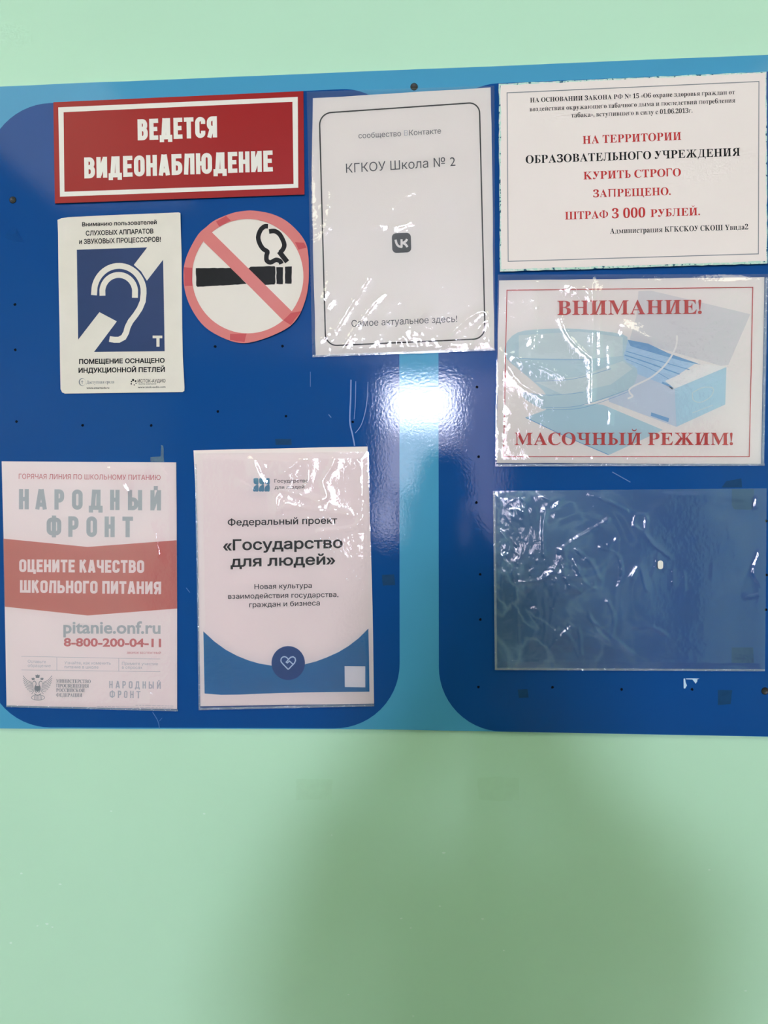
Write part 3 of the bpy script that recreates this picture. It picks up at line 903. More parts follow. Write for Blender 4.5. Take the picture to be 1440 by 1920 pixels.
# blister in the blue film near the left edge
bm = bmesh.new()
tip = bm.verts.new(P(29, 437, BH + .0032)); ed = [bm.verts.new(P(x, y, BH + .0002)) for x, y in ((7, 445), (18, 429), (30, 427), (37, 439), (43, 451), (46, 455), (27, 453))]
for i in range(len(ed)): bm.faces.new((tip, ed[i], ed[(i + 1) % len(ed)]))
bmesh.ops.recalc_face_normals(bm, faces=bm.faces)
emit('film_blister', bm, M['blue'], board)
for pts, w in ((((658, 712), (657.5, 745), (656, 790), (661, 815), (665, 836)), 2.6), (((667, 715), (666, 760), (664, 786)), 1.2), (((690, 716), (687, 760), (678, 795), (666, 812)), 1.3), (((616, 777), (621, 783)), 1.8),
               (((1148, 885), (1182, 904)), 1.6), (((349, 1102), (356, 1111)), 1.2), (((582, 697), (582, 725)), 1.0), (((286, 1335), (296, 1352), (299, 1366)), 1.3), (((304, 1346), (299, 1352)), .8)):
    bm = bmesh.new(); stroke(bm, smooth_path(list(pts), 5), w)
    printed('scratch', bm, BH + .0004, M['scratch'], board, maxlen=0)

def scrap(name, pts, h, m, label, cat, group=None):
    bm = bmesh.new(); add_poly(bm, jitter(pts, 7, .5, len(label)))
    cx = sum(p[0] for p in pts) / len(pts); cy = max(p[1] for p in pts)
    bmesh.ops.triangulate(bm, faces=bm.faces[:])
    lay(bm, h); face_room(bm)
    r = bmesh.ops.extrude_face_region(bm, geom=bm.faces[:])
    vs = [q for q in r['geom'] if isinstance(q, bmesh.types.BMVert)]
    bmesh.ops.translate(bm, verts=vs, vec=(0, -.00008, 0))
    o = emit(name, bm, m, origin=P(cx, cy, h)); tag(o, label, cat, group); return o
G = 'old tape marks'
scrap('tape_mark', [(516, 823), (546, 823), (547, 834), (517, 834)], BH + .0003, M['residue'], 'dark grimy tape mark just above the white sheet with the blue heart badge', 'tape mark', G)
scrap('tape_mark', [(716, 1078), (739, 1077), (741, 1097), (718, 1098)], BH + .0003, M['residue'], 'square dark tape mark beside the pale blue stripe, right of the heart badge sheet', 'tape mark', G)
scrap('tape_mark', [(1346, 1294), (1373, 1294), (1370, 1320), (1346, 1322)], BH + .0003, M['residue'], 'square blue tape mark under the empty sleeve, near the lower right screw', 'tape mark', G)
scrap('tape_mark', [(1353, 914), (1362, 902), (1390, 897), (1391, 914)], BH + .0003, M['residue'], 'smudged tape mark on the upper right edge of the empty sleeve', 'tape mark', G)
scrap('tape_mark', [(971, 1293), (989, 1292), (991, 1308), (973, 1309)], BH + .0003, M['residue'], 'faint tape mark under the lower left corner of the empty sleeve', 'tape mark', G)
scrap('adhesive_patch', [(895, 1459), (935, 1456), (973, 1459), (973, 1500), (935, 1503), (897, 1499)], .0004, M['wall_residue'], 'right one of two faint square glue patches on the mint wall', 'glue patch', 'glue patches on the wall')
scrap('adhesive_patch', [(556, 1460), (624, 1461), (622, 1499), (555, 1500)], .0004, M['wall_residue'], 'left one of two faint square glue patches on the mint wall', 'glue patch', 'glue patches on the wall')
scrap('tape_strip', [(302, 834), (306, 836), (308, 866), (282, 866), (282, 857), (301, 856)], BH + .0016, M['tape'], 'clear tape strip over the top right edge of the school meals poster', 'tape')
def zq(pts): return [(1250 + x / 7.579, 1230 + y / 7.579) for x, y in pts]
scrap('torn_paper', zq([(240, 322), (262, 318), (268, 370), (288, 418), (262, 462), (242, 460)]), BH + .0003, M['torn'], 'small pale torn paper remnant, left piece below the empty sleeve', 'paper scrap', 'torn paper remnants')
scrap('torn_paper', zq([(272, 318), (466, 320), (432, 336), (436, 356), (412, 392), (366, 334), (280, 332)]), BH + .0003, M['torn'], 'small pale torn paper remnant, right piece below the empty sleeve', 'paper scrap', 'torn paper remnants')
PH = BH + .0012          # front of a sheet of paper on the board
INK = .00012

# ------------------------------------------------------------------ red video surveillance sign
q = [(100, 191.7), (568.8, 170.8), (570.8, 364.6), (102.9, 381.3)]
t = thing('warning_sign', base_pt(q, BH), 'red plastic sign with white frame and white capitals at the upper left', 'sign')
sheet('sign_plate', q, BH + .003, .0026, M['red_plastic'], t, maxlen=200, edge=M['pink_edge'])
bm = bmesh.new()
add_loop_band(bm, [(109.2, 201.3), (558.3, 181.7), (559.2, 352.1), (112.5, 368.8)], [(119.2, 210.4), (548.3, 190.8), (550.4, 345), (120.8, 359.6)])
printed('printed_frame', bm, BH + .003 + INK, M['white_print'], t, maxlen=0)
bm = []
block(bm, 'ВЕДЕТСЯ', (258.3, 263.3), (407, 257.5), 39.5, t=.205, gap=.075, rad=.17)
block(bm, 'ВИДЕОНАБЛЮДЕНИЕ', (158.3, 334.6), (511.3, 321.3), 39.2, t=.205, gap=.075, rad=.17)
printed('lettering', bm, BH + .003 + INK, M['white_print'], t, maxlen=0)

# ------------------------------------------------------------------ hearing loop poster
Z = lambda x, y: (90 + x / 5.189, 380 + y / 5.189)
ZZ = lambda ps: [Z(*p) for p in ps]
def bul_ear(x, y):
    return .0009 * math.exp(-((y - 398) / 30) ** 2) * (1 + math.cos((x - 140) / 34)) + .0007 * math.exp(-((x - 106) / 18) ** 2) * (1 + math.sin(y / 30)) + .0005 * (1 + math.sin(y / 45 + x / 70))
out = ZZ([(92, 168), (130, 152), (200, 141), (420, 130), (640, 120), (900, 110), (1270, 95), (1288, 100), (1293, 300), (1300, 500), (1302, 800), (1306, 1200), (1312, 1500), (1328, 1800), (1326, 1832), (1308, 1842), (700, 1850), (165, 1858), (138, 1846), (122, 1815), (116, 1500), (112, 1200), (108, 1000), (103, 760), (100, 500), (98, 300)])
q = [out[0], out[6], out[16], out[18]]
t = thing('hearing_loop_poster', base_pt(q, BH), 'white vinyl poster with white ear symbol on a navy square', 'poster')
sheet('vinyl_sheet', out, PH, .0006, M['vinyl'], t, bul_ear, 7)
bm = bmesh.new()
add_poly(bm, ZZ([(280, 458), (965, 435), (835, 605), (905, 668), (962, 760), (1120, 555), (1128, 1000), (1135, 1445), (448, 1452), (670, 1155), (500, 1065), (293, 1333)]))
bmesh.ops.triangulate(bm, faces=bm.faces[:])
printed('navy_square', bm, PH + .00022, M['ear_blue'], t, bul_ear, 7)
bm = bmesh.new()
ear = [(447, 893), (449, 850)] + circle(690, 870, 241, 255, 26, 190, 352) + [(930, 880), (922, 960), (893, 1030), (850, 1095), (803, 1155), (775, 1210), (760, 1265), (735, 1310), (690, 1334), (645, 1334), (598, 1326)]
ear = [(447, 900)] + [p for p in ear[2:]]
stroke(bm, ZZ(ear), 57 / 5.189)
inn = [(530, 905)] + circle(688, 868, 160, 165, 22, 186, 354) + [(846, 925)]
stroke(bm, ZZ(inn), 57 / 5.189)
add_poly(bm, ZZ([(1018, 1293), (1112, 1293), (1112, 1319), (1085, 1319), (1085, 1401), (1055, 1401), (1055, 1319), (1018, 1319)]))
printed('ear_symbol', bm, PH + .00042, M['vinyl'], t, bul_ear, 7)
bm = []
sans(bm, 'Вниманию пользователей', Z(332, 230), Z(1058, 208), 8.0, .045)
sans(bm, 'СЛУХОВЫХ АППАРАТОВ', Z(368, 320), Z(1025, 298), 9.3, .05)
sans(bm, 'и ЗВУКОВЫХ ПРОЦЕССОРОВ!', Z(303, 402), Z(1097, 378), 9.5, .05)
sans(bm, 'ПОМЕЩЕНИЕ ОСНАЩЕНО', Z(302, 1568), Z(1135, 1556), 9.3, .07)
sans(bm, 'ИНДУКЦИОННОЙ ПЕТЛЕЙ', Z(297, 1654), Z(1137, 1645), 9.6, .07)
sans(bm, 'ИСТОК-АУДИО', Z(872, 1750), Z(1143, 1748), 6.2, .016)
sans(bm, 'группа компаний', Z(878, 1769), Z(1052, 1768), 2.2, .01, 1)
sans(bm, 'www.istok-audio.com', Z(875, 1804), Z(1143, 1800), 3.9, .02, 2)
sans(bm, 'www.smartaids.ru', Z(375, 1811), Z(595, 1810), 3.9, .02, 2)
dots = bmesh.new()
for x, y, r in ((828, 1725, 11), (852, 1736, 9), (812, 1741, 7), (810, 1763, 7), (838, 1773, 6), (857, 1757, 6)):
    add_poly(dots, ZZ(circle(x, y, r, n=12)))
printed('dotted_logo', dots, PH + .00022, M['black'], t, bul_ear, 7)
printed('lettering', bm, PH + .00022, M['black'], t, bul_ear, 7)
bm = bmesh.new()
sl = []; serif(sl, 'Доступная среда', Z(374, 1763), Z(645, 1757), 6.0); printed('small_lettering', sl, PH + .00022, M['grey'], t, bul_ear, 7)
add_loop_band(bm, ZZ(circle(333, 1745, 34, 38, 24)), ZZ(circle(338, 1745, 28, 34, 24)))
stroke(bm, ZZ([(332, 1728), (332, 1765)]), 1.0); stroke(bm, ZZ([(322, 1742), (342, 1742)]), 1.0)
printed('small_logo', bm, PH + .00022, M['grey'], t, bul_ear, 7)

# ------------------------------------------------------------------ no smoking sticker
Z = lambda x, y: (330 + x / 5.333, 380 + y / 5.333)
ZZ = lambda ps: [Z(*p) for p in ps]
def bul_smoke(x, y):
    return .0030 * max(0, ((x - 500) * .5 + (y - 560) * .87) / 90) ** 2 + .0014 * max(0, ((x - 520)) / 60) ** 2
rim = [(75, 720), (85, 610), (130, 480), (220, 320), (300, 245), (390, 175), (560, 105), (680, 83), (780, 80), (950, 110), (1100, 180), (1230, 300), (1300, 410), (1322, 520), (1328, 640), (1325, 800), (1300, 950), (1240, 1110), (1140, 1235), (960, 1330), (780, 1390), (640, 1402), (500, 1365), (330, 1275), (220, 1165), (130, 1010), (85, 860)]
q = ZZ([(75, 80), (1328, 80), (1328, 1402), (75, 1402)])
t = thing('no_smoking_sticker', base_pt(q, BH), 'round paper no smoking sticker with coral ring and diagonal bar over a drawn cigarette', 'sticker')
out = smooth_path(ZZ(rim), 3, True)
sheet('paper_disc', out, PH, .0005, M['disc'], t, bul_smoke, 6)
inner = []
for x, y in out:
    a = math.atan2((y - Z(0, 735)[1]), (x - Z(717, 0)[0])); inner.append(Z(717 + 557 * math.cos(a), 735 + 572 * math.sin(a)))
bm = bmesh.new(); add_loop_band(bm, out, inner)
bar = [(300, 325), (360, 297), (722, 655), (1160, 1088), (1110, 1180), (1066, 1172), (712, 815), (277, 392)]
add_poly(bm, ZZ(bar))
printed('coral_ring_and_bar', bm, PH + .00042, M['ring'], t, bul_smoke, 6)
bm = bmesh.new()
for p in ([(198, 655), (550, 652), (707, 812), (500, 826), (215, 842), (202, 830)], [(722, 660), (745, 641), (985, 634), (993, 645), (994, 800), (985, 818), (890, 822)],
          [(1003, 645), (1070, 645), (1068, 815), (1005, 812)], [(1090, 641), (1159, 637), (1155, 810), (1090, 808)]):
    add_poly(bm, jitter(ZZ(p), 5, .35, 3))
printed('cigarette', bm, PH + .00022, M['marker'], t, bul_smoke, 6)
bm = bmesh.new()
stroke(bm, smooth_path(ZZ([(920, 236), (885, 238), (845, 275), (822, 345), (838, 410), (872, 462), (913, 490), (905, 530), (908, 578), (945, 597), (1000, 572), (1040, 585), (1055, 612)]), 4), 46 / 5.333)
stroke(bm, smooth_path(ZZ([(930, 288), (985, 284), (1030, 310), (1062, 360), (1083, 420), (1070, 465), (1040, 500)]), 4), 46 / 5.333)
stroke(bm, ZZ([(1030, 488), (1112, 592)]), 50 / 5.333, z=.00002)
printed('smoke', bm, PH + .00022, M['marker'], t, bul_smoke, 6)
for p in ([(400, 188), (500, 132), (548, 178), (432, 238)], [(78, 645), (165, 652), (163, 832), (86, 835)], [(540, 1312), (705, 1308), (685, 1396), (540, 1372)], [(1072, 1176), (1150, 1100), (1250, 1084), (1232, 1112), (1145, 1222)], [(1190, 395), (1280, 400), (1306, 450), (1225, 470)]):
    bm = bmesh.new(); add_poly(bm, jitter(ZZ(p), 6, .4, 5))
    printed('tape_strip', bm, PH + .0006, M['ring_tape'], t, bul_smoke, 6)

# ------------------------------------------------------------------ school community sheet in a sleeve
Z = lambda x, y: (570 + x / 3.892, 140 + y / 3.892)
Y2 = lambda x, y: (570 + x / 3.892, 400 + y / 3.892)
q = [(575, 172), (927, 160.6), (928.4, 657), (585.4, 669.8)]
t = thing('school_community_sheet', base_pt(q, BH), 'white sheet with rounded black border and grey round-cornered badge in a wrinkled clear sleeve', 'poster')
sheet('paper_sheet', jitter([(586.7, 184), (640, 181.5), (920, 163.8), (922.5, 300), (926.5, 655), (592, 666.5), (587.5, 500), (584.3, 320)], 30, .5, 4), PH, .0004, M['paper'], t)
bm = bmesh.new()
stroke(bm, round_path([Z(112, 282) + (22,), Z(1280, 202) + (20,), Y2(1322, 915) + (22,), Y2(158, 968) + (22,)], True, 8), 2.5, True)
printed('rounded_border', bm, PH + INK, M['black'], t, maxlen=40)
bm = []
sans(bm, 'сообщество', Z(398, 465), Z(708, 448), 10.2, -.004)
sans(bm, 'Контакте', Z(768, 444), Z(1000, 429), 10.2, -.002)
sans(bm, 'КГКОУ Школа № 2', Z(307, 717), Z(1105, 665), 17.2, -.004)
sans(bm, 'Самое актуальное здесь!', Y2(347, 828), Y2(1118, 792), 12.6, .0)
printed('lettering', bm, PH + INK, M['dark_grey'], t, maxlen=0)
bm = bmesh.new()
sans(bm, 'В', Z(731, 446), Z(760, 444), 10.2, -.02)
printed('pale_letter', bm, PH + INK, M['pale_grey'], t, maxlen=0)
bm = bmesh.new()
add_poly(bm, round_path([Y2(640, 146) + (8,), Y2(779, 141) + (8,), Y2(783, 284) + (8,), Y2(645, 290) + (8,)], True, 6))
printed('badge', bm, PH + INK, M['dark_grey'], t, maxlen=40)
bm = bmesh.new()
y = Y2
stroke(bm, smooth_path([y(668, 192), y(676, 222), y(692, 240), y(716, 246)], 4), 4.2)
stroke(bm, [y(712, 189), y(712, 249)], 4.0, z=.00001)
stroke(bm, smooth_path([y(752, 188), y(742, 204), y(720, 216)], 4), 4.2, z=.00002)
stroke(bm, smooth_path([y(718, 216), y(740, 226), y(755, 246)], 4), 4.2, z=.00003)
printed('badge_letters', bm, PH + 2 * INK, M['white_print'], t, maxlen=0)
film('clear_sleeve', q, BH + .0022, M['film'], t, seed=11, soft=.0012, soft_s=70, fine=.00016, fine_s=11,
     creases=[([(640, 655), (690, 580), (722, 548)], 3.2, .0009), ([(628, 620), (655, 575), (690, 520)], 3.0, .0009), ([(606, 560), (616, 530), (612, 490), (601, 455), (612, 425), (622, 360)], 4, .0010),
              ([(612, 575), (625, 560), (625, 530)], 3, .0008), ([(745, 640), (770, 610), (795, 585)], 6, .0010), ([(830, 640), (870, 602), (905, 583), (916, 600), (918, 640)], 3.4, .0011),
              ([(880, 655), (890, 625), (910, 600)], 3, .0010), ([(700, 650), (720, 600), (730, 560)], 12, .0007), ([(772, 340), (785, 322), (800, 318), (806, 338)], 3, .0006), ([(700, 420), (745, 425), (775, 415)], 3, .0008),
              ([(735, 390), (755, 368), (780, 358)], 3, .0009), ([(600, 640), (625, 615)], 3, .0008)],
     zones=[(752, 395, 60, 40, .0012, 26), (800, 640, 90, 26, .0013, 20), (650, 640, 70, 24, .0010, 20), (610, 380, 20, 70, .0010, 22), (770, 610, 26, 40, .0012, 14), (900, 200, 26, 26, .0008, 14)])
weld('welded_edge', [(586, 667.5), (928, 655)], 4.4, BH + .0030, t)

# ------------------------------------------------------------------ smoking law plaque
Z = lambda x, y: (920 + x / 2.769, 130 + y / 2.769)
q = [Z(42, 75), Z(1432, 12), Z(1437, 1008), Z(48, 1050)]
t = thing('smoking_ban_plaque', base_pt(q, BH), 'white landscape plaque with paint-smeared edges and red and black serif text at the upper right', 'sign')
LH = BH + .0046
sheet('backing_plate', jitter(q, 12, .7, 6), LH - .0004, .0039, M['mint_chip'], t, maxlen=300, edge=M['mint_chip'])
sheet('paper_face', jitter([Z(52, 83), Z(1427, 18), Z(1432, 996), Z(55, 1039)], 16, .8, 8), LH, .0003, M['paper_pink'], t, maxlen=60)
bm = bmesh.new(); stroke(bm, [Z(85, 122), Z(1393, 63), Z(1390, 958), Z(91, 997)], 1.6, True)
printed('thin_border', bm, LH + INK, M['grey'], t, maxlen=60)
bm = []
serif(bm, 'НА ОСНОВАНИИ ЗАКОНА РФ № 15 «Об охране здоровья граждан от', Z(205, 172), Z(1268, 129), 8.6)
serif(bm, 'воздействия окружающего табачного дыма и последствий потребления', Z(202, 218), Z(1270, 172), 8.6)
serif(bm, 'табака», вступившего в силу с 01.06.2013г.', Z(418, 250), Z(1048, 225), 8.6)
serif(bm, 'ОБРАЗОВАТЕЛЬНОГО УЧРЕЖДЕНИЯ', Z(182, 489), Z(1295, 449), 15)
serif(bm, 'Администрация КГКСКОУ СКОШ Yвида2', Z(620, 853), Z(1337, 831), 10)
printed('black_lettering', bm, LH + INK, M['black'], t, maxlen=0)
bm = []
serif(bm, 'НА ТЕРРИТОРИИ', Z(478, 387), Z(990, 366), 14.8)
serif(bm, 'КУРИТЬ СТРОГО', Z(482, 572), Z(988, 554), 14.6)
serif(bm, 'ЗАПРЕЩЕНО.', Z(532, 665), Z(935, 652), 14.4)
serif(bm, 'ШТРАФ', Z(386, 780), Z(610, 772), 14.4)
serif(bm, '3 000', Z(630, 774), Z(803, 768), 18)
serif(bm, 'РУБЛЕЙ.', Z(830, 767), Z(1087, 757), 14.4)
printed('red_lettering', bm, LH + INK, M['red_text'], t, maxlen=0)

# ------------------------------------------------------------------ mask notice
Z = lambda x, y: (910 + x / 2.717, 500 + y / 2.717)
ZZ = lambda ps: [Z(*p) for p in ps]
q = [(933.5, 515), (1440.5, 514), (1433, 872), (928.4, 874.7)]
t = thing('mask_notice', base_pt(q, BH), 'landscape notice with red serif words over a picture of blue face masks and their box', 'poster')
sheet('paper_sheet', jitter(ZZ([(70, 70), (1422, 53), (1416, 400), (1405, 1005), (58, 1000), (62, 500)]), 30, .4, 9), PH, .0004, M['paper'], t)
def pic(name, m, polys, k, strokes=()):
    bm = bmesh.new()
    for p in polys: add_poly(bm, ZZ(p))
    for i, (p, w) in enumerate(strokes): stroke(bm, smooth_path(ZZ(p), 5), w / 2.717, z=i * .000004)
    return printed(name, bm, PH + k * INK, m, pic_root, maxlen=40)
pic_root = bpy.data.objects.new('printed_picture', None); link(pic_root, t)
pic('box_lid', M['m_lid'], [[(780, 125), (845, 122), (1350, 242), (1238, 500), (1200, 505), (735, 372), (770, 250)]], 1)
pic('mask_stack', M['m_stack'], [[(720, 372), (1075, 490), (960, 565), (935, 625), (760, 560), (700, 470)]], 1.5)
pic('stack_stripe_lines', M['m_line'], [[(725, 372), (830, 392), (930, 440), (1100, 500), (1000, 480), (860, 440), (740, 405)]], 2, [(((715, 430), (850, 470), (1040, 525)), 4), (((710, 450), (830, 490), (990, 548)), 6), (((715, 470), (840, 520), (940, 575)), 3), (((900, 590), (935, 606), (955, 622)), 10)])  # darker blue stripes printed across the mask stack
pic('box_front', M['m_front'], [[(620, 600), (770, 545), (965, 622), (973, 816), (630, 688)]], 2)
pic('box_side', M['m_side'], [[(965, 622), (1228, 512), (1222, 702), (973, 816)]], 2.2)
pic('box_flap', M['m_flap'], [[(915, 582), (1115, 494), (1228, 511), (965, 622)]], 2.6)
pic('box_oval', M['m_mask_pale'], [], 3, [(((1055, 640), (1060, 680), (1100, 690), (1150, 660), (1160, 620), (1110, 615), (1058, 640)), 5), (((1055, 745), (1160, 705)), 4)])
pic('box_label', M['m_line'], [[(845, 742), (936, 772), (932, 792), (843, 760)]], 3)
pic('flat_mask', M['m_flat'], [[(205, 768), (330, 722), (560, 700), (600, 704), (905, 832), (628, 960), (560, 930)]], 1)
pic('flat_mask_edge', M['m_line'], [], 1.6, [(((205, 768), (400, 860), (628, 958)), 4)])
pic('face_mask', M['m_mask'], [smooth_path([(165, 335), (300, 318), (480, 318), (700, 345), (722, 392), (705, 470), (772, 520), (762, 590), (720, 630), (560, 688), (340, 732), (225, 690), (185, 640), (310, 655), (215, 560), (110, 470), (102, 400)], 3, True)], 3.4)
pic('mask_pleat', M['m_mask_pale'], [[(170, 350), (480, 330), (700, 360), (700, 455), (520, 470), (170, 465)], [(250, 585), (480, 560), (700, 480), (750, 520), (640, 600), (400, 655)]], 4)
pic('mask_fold_lines', M['m_line'], [], 4.6, [(((170, 468), (350, 474), (525, 474)), 2.4), (((250, 584), (450, 572), (640, 520)), 2.2), (((300, 716), (480, 708), (740, 622)), 2), (((310, 728), (500, 718), (742, 632)), 2), (((190, 640), (330, 655), (500, 640)), 2)])
pic('ear_loop', M['m_flap'], [], 5.2, [(((976, 350), (970, 410), (925, 490), (850, 560), (745, 615), (735, 640), (750, 660), (725, 672)), 9)])
bm = bmesh.new(); stroke(bm, ZZ([(110, 120), (1363, 105), (1345, 968), (93, 968)]), 1.5, True)
printed('red_border', bm, PH + INK * 6, M['red_text'], t, maxlen=60)
bm = []
serif(bm, 'ВНИМАНИЕ!', Z(367, 246), Z(1103, 240), 26.5)
serif(bm, 'МАСОЧНЫЙ РЕЖИМ!', Z(150, 908), Z(1262, 908), 22.8)
printed('red_lettering', bm, PH + INK * 6, M['red_text'], t, maxlen=0)
film('clear_sleeve', q, BH + .0026, M['film'], t, seed=23, soft=.0011, soft_s=75, fine=.00013, fine_s=10,
     creases=[(ZZ([(545, 50), (548, 300), (543, 690)]), 2.4, .0010), (ZZ([(582, 120), (585, 500)]), 2.0, .0008), (ZZ([(630, 400), (635, 510)]), 3, .0007), (ZZ([(255, 60), (260, 250), (250, 410)]), 3, .0009),
              (ZZ([(385, 255), (430, 360), (530, 455)]), 2.6, .0010), (ZZ([(75, 430), (190, 470), (300, 510), (410, 565)]), 6, .0012), (ZZ([(90, 470), (180, 590), (300, 660)]), 5, .0011), (ZZ([(105, 410), (220, 360), (330, 340)]), 4, .0009),
              (ZZ([(640, 740), (638, 800)]), 2, .0006), (ZZ([(420, 90), (540, 120), (545, 150)]), 6, .0010), (ZZ([(215, 960), (240, 1000)]), 3, .0006), (ZZ([(700, 290), (760, 330), (845, 370)]), 5, .0010)],
     zones=[(Z(480, 0)[0], Z(0, 110)[1], 34, 16, .0014, 14), (Z(150, 0)[0], Z(0, 470)[1], 44, 34, .0014, 22), (Z(110, 0)[0], Z(0, 780)[1], 24, 46, .0012, 18), (Z(700, 0)[0], Z(0, 325)[1], 42, 16, .0013, 12), (Z(600, 0)[0], Z(0, 985)[1], 150, 10, .0008, 16), (Z(280, 0)[0], Z(0, 380)[1], 20, 20, .001, 12)])
weld('welded_edge', [(931, 872.6), (1434, 871)], 4.2, BH + .0032, t)
weld('perforated_edge', [(1437, 520), (1430, 870)], 4.6, BH + .0032, t)

# ------------------------------------------------------------------ empty sleeve
Z = lambda x, y: (900 + x / 2.667, 880 + y / 2.667)
ZZ = lambda ps: [Z(*p) for p in ps]
q = [(924.4, 920.5), (1437.5, 915.6), (1434.5, 1258.7), (928, 1256)]
t = thing('empty_sleeve', base_pt(q, BH), 'empty crumpled clear plastic sleeve taped to the lower right of the board', 'plastic sleeve')
cr = [([(190, 120), (225, 165), (215, 215)], 7, .0014), ([(300, 115), (340, 150), (405, 150), (375, 190)], 8, .0014), ([(330, 205), (315, 300), (320, 430)], 4, .001), ([(180, 570), (320, 545), (390, 480)], 4, .0013), ([(395, 415), (460, 360), (580, 290), (640, 250)], 5, .0012),
      ([(480, 400), (560, 470), (600, 550)], 5, .001), ([(600, 390), (690, 430), (710, 520), (690, 590)], 4, .001), ([(545, 720), (590, 810), (650, 860), (670, 740), (640, 660)], 4, .0011), ([(350, 900), (420, 820), (490, 790), (505, 930)], 4, .001), ([(440, 830), (470, 880), (500, 950)], 3, .0008),
      ([(540, 740), (640, 820), (760, 920)], 4, .0009), ([(250, 700), (300, 720), (240, 880)], 5, .0009), ([(150, 470), (180, 620), (190, 860)], 5, .0009), ([(780, 230), (830, 230), (820, 310), (770, 280), (780, 230)], 4, .001), ([(830, 330), (870, 380), (950, 440)], 4, .001), ([(540, 120), (620, 150), (740, 210)], 4, .001),
      ([(770, 790), (860, 790), (930, 828)], 4, .0008), ([(410, 480), (440, 570), (500, 610)], 4, .001), ([(470, 450), (520, 560), (580, 600)], 4, .001), ([(640, 380), (700, 340)], 5, .001), ([(100, 310), (150, 380), (130, 430)], 5, .0012), ([(1400, 420), (1370, 520), (1420, 610), (1330, 640)], 6, .0016), ([(1390, 140), (1380, 190), (1420, 170)], 6, .0016),
      ([(760, 540), (800, 490), (830, 600)], 8, .0014), ([(965, 510), (965, 570)], 5, .001), ([(890, 430), (880, 480), (860, 530)], 4, .0009), ([(1165, 480), (1160, 550)], 4, .0008), ([(1020, 520), (1024, 600)], 3, .0008), ([(320, 640), (330, 760), (320, 850)], 3, .0008), ([(380, 650), (350, 780)], 3, .0008), ([(90, 965), (700, 962), (1420, 968)], 2.2, .0006)]
film('sleeve_film', q, BH + .0022, M['film_milky'], t, seed=37, soft=.0012, soft_s=60, fine=.00012, fine_s=10,
     creases=[(ZZ(p), w / 2.667 * .8, a * .62) for p, w, a in cr],
     zones=[(Z(230, 0)[0], Z(0, 200)[1], 60, 40, .0013, 22), (Z(420, 0)[0], Z(0, 520)[1], 90, 60, .0012, 26), (Z(450, 0)[0], Z(0, 850)[1], 70, 40, .0011, 24), (Z(150, 0)[0], Z(0, 480)[1], 40, 70, .0011, 18), (1432, 1080, 10, 60, .0012, 14)])
weld('welded_edge', [(926.4, 921), (930, 1256)], 4.4, BH + .003, t)
weld('bottom_weld', [(929, 1254.4), (1434, 1256.6)], 4.0, BH + .0032, t)
bm = bmesh.new(); add_poly(bm, round_path([(1233.2, 1051, 4.5), (1243.4, 1051, 4.5), (1243.4, 1067, 4.5), (1233.2, 1067, 4.5)], True, 6))
printed('white_dot', bm, BH + .0048, M['paper'], t, maxlen=0)  # small white oval on the sleeve film
for p in ([(1372.5, 917), (1414, 917), (1412, 952), (1407, 956), (1377, 955), (1372, 948)], [(1372, 1214), (1412, 1214), (1413.7, 1243), (1371.7, 1243)]):
    bm = bmesh.new(); add_poly(bm, p); printed('tape_pad', bm, BH + .0006, M['pad'], t, maxlen=0)

# ------------------------------------------------------------------ school meals hotline poster
Z = lambda x, y: (x / 3.892, 840 + y / 3.892)
Y2 = lambda x, y: (x / 3.892, 1140 + y / 3.892)
q = [(2.6, 865), (331.5, 867), (333.5, 1333.5), (11.5, 1325.5)]
t = thing('school_meals_poster', base_pt(q, BH), 'poster with brick red chevron band and grey capitals in a clear sleeve at lower left', 'poster')
out = [(3.2, 865), (165, 866), (330, 867), (331, 940), (331.4, 1020), (332, 1140), (332, 1329.6), (172, 1326.5), (12.3, 1323), (9, 1137), (7.2, 1020), (5, 940)]
sheet('paper_sheet', out, PH, .0004, M['paper_pink'], t)
bm = bmesh.new(); add_poly(bm, [(6.6, 1010), (164.4, 1025.5), (331.2, 1013), (332, 1141), (164.4, 1154), (9.1, 1137.5)])
printed('red_band', bm, PH + INK, M['band'], t, maxlen=40)
bm = []
block(bm, 'ОЦЕНИТЕ КАЧЕСТВО', (36, 1072.5), (270.3, 1074.3), 23.8, t=.21, gap=.09, rad=.15)
block(bm, 'ШКОЛЬНОГО ПИТАНИЯ', (37.3, 1111.3), (302, 1114.2), 23.6, t=.21, gap=.09, rad=.15)
printed('white_lettering', bm, PH + 2.2 * INK, M['paper_pink'], t, maxlen=0)
bm = []
sans(bm, 'ГОРЯЧАЯ ЛИНИЯ ПО ШКОЛЬНОМУ ПИТАНИЮ', (35.2, 897.8), (301, 900), 9.6, .012)
sans(bm, '8-800-200-04-11', (119.5, 1211.4), (302, 1212.9), 16.8, .06)
sans(bm, 'ЗВОНОК БЕСПЛАТНЫЙ', (237.7, 1225.7), (301.4, 1226), 3.9, .016, 2)
printed('red_lettering', bm, PH + INK, M['dull_red'], t, maxlen=0)
bm = []
zx = lambda v: [(a / 3.892, b / 3.892) for a, b in v]
block(bm, 'НАРОДНЫЙ', (35.5, 955), (302, 957), 38, t=.205, rad=.16, boxes=zx([(138, 210), (256, 343), (397, 468), (525, 603), (650, 747), (803, 872), (933, 1037), (1097, 1175)]))
block(bm, 'ФРОНТ', (87.4, 1006.3), (249.2, 1007.3), 38.6, t=.205, rad=.16, boxes=zx([(340, 447), (498, 573), (630, 708), (763, 837), (893, 970)]))
sans(bm, 'pitanie.onf.ru', (118.7, 1187), (301, 1187.8), 25, .05)
printed('grey_lettering', bm, PH + INK, M['slate'], t, maxlen=0)
bm = []
W8 = lambda x0, n, w, g: [(x0 + i * (w + g), x0 + i * (w + g) + w) for i in range(n)]
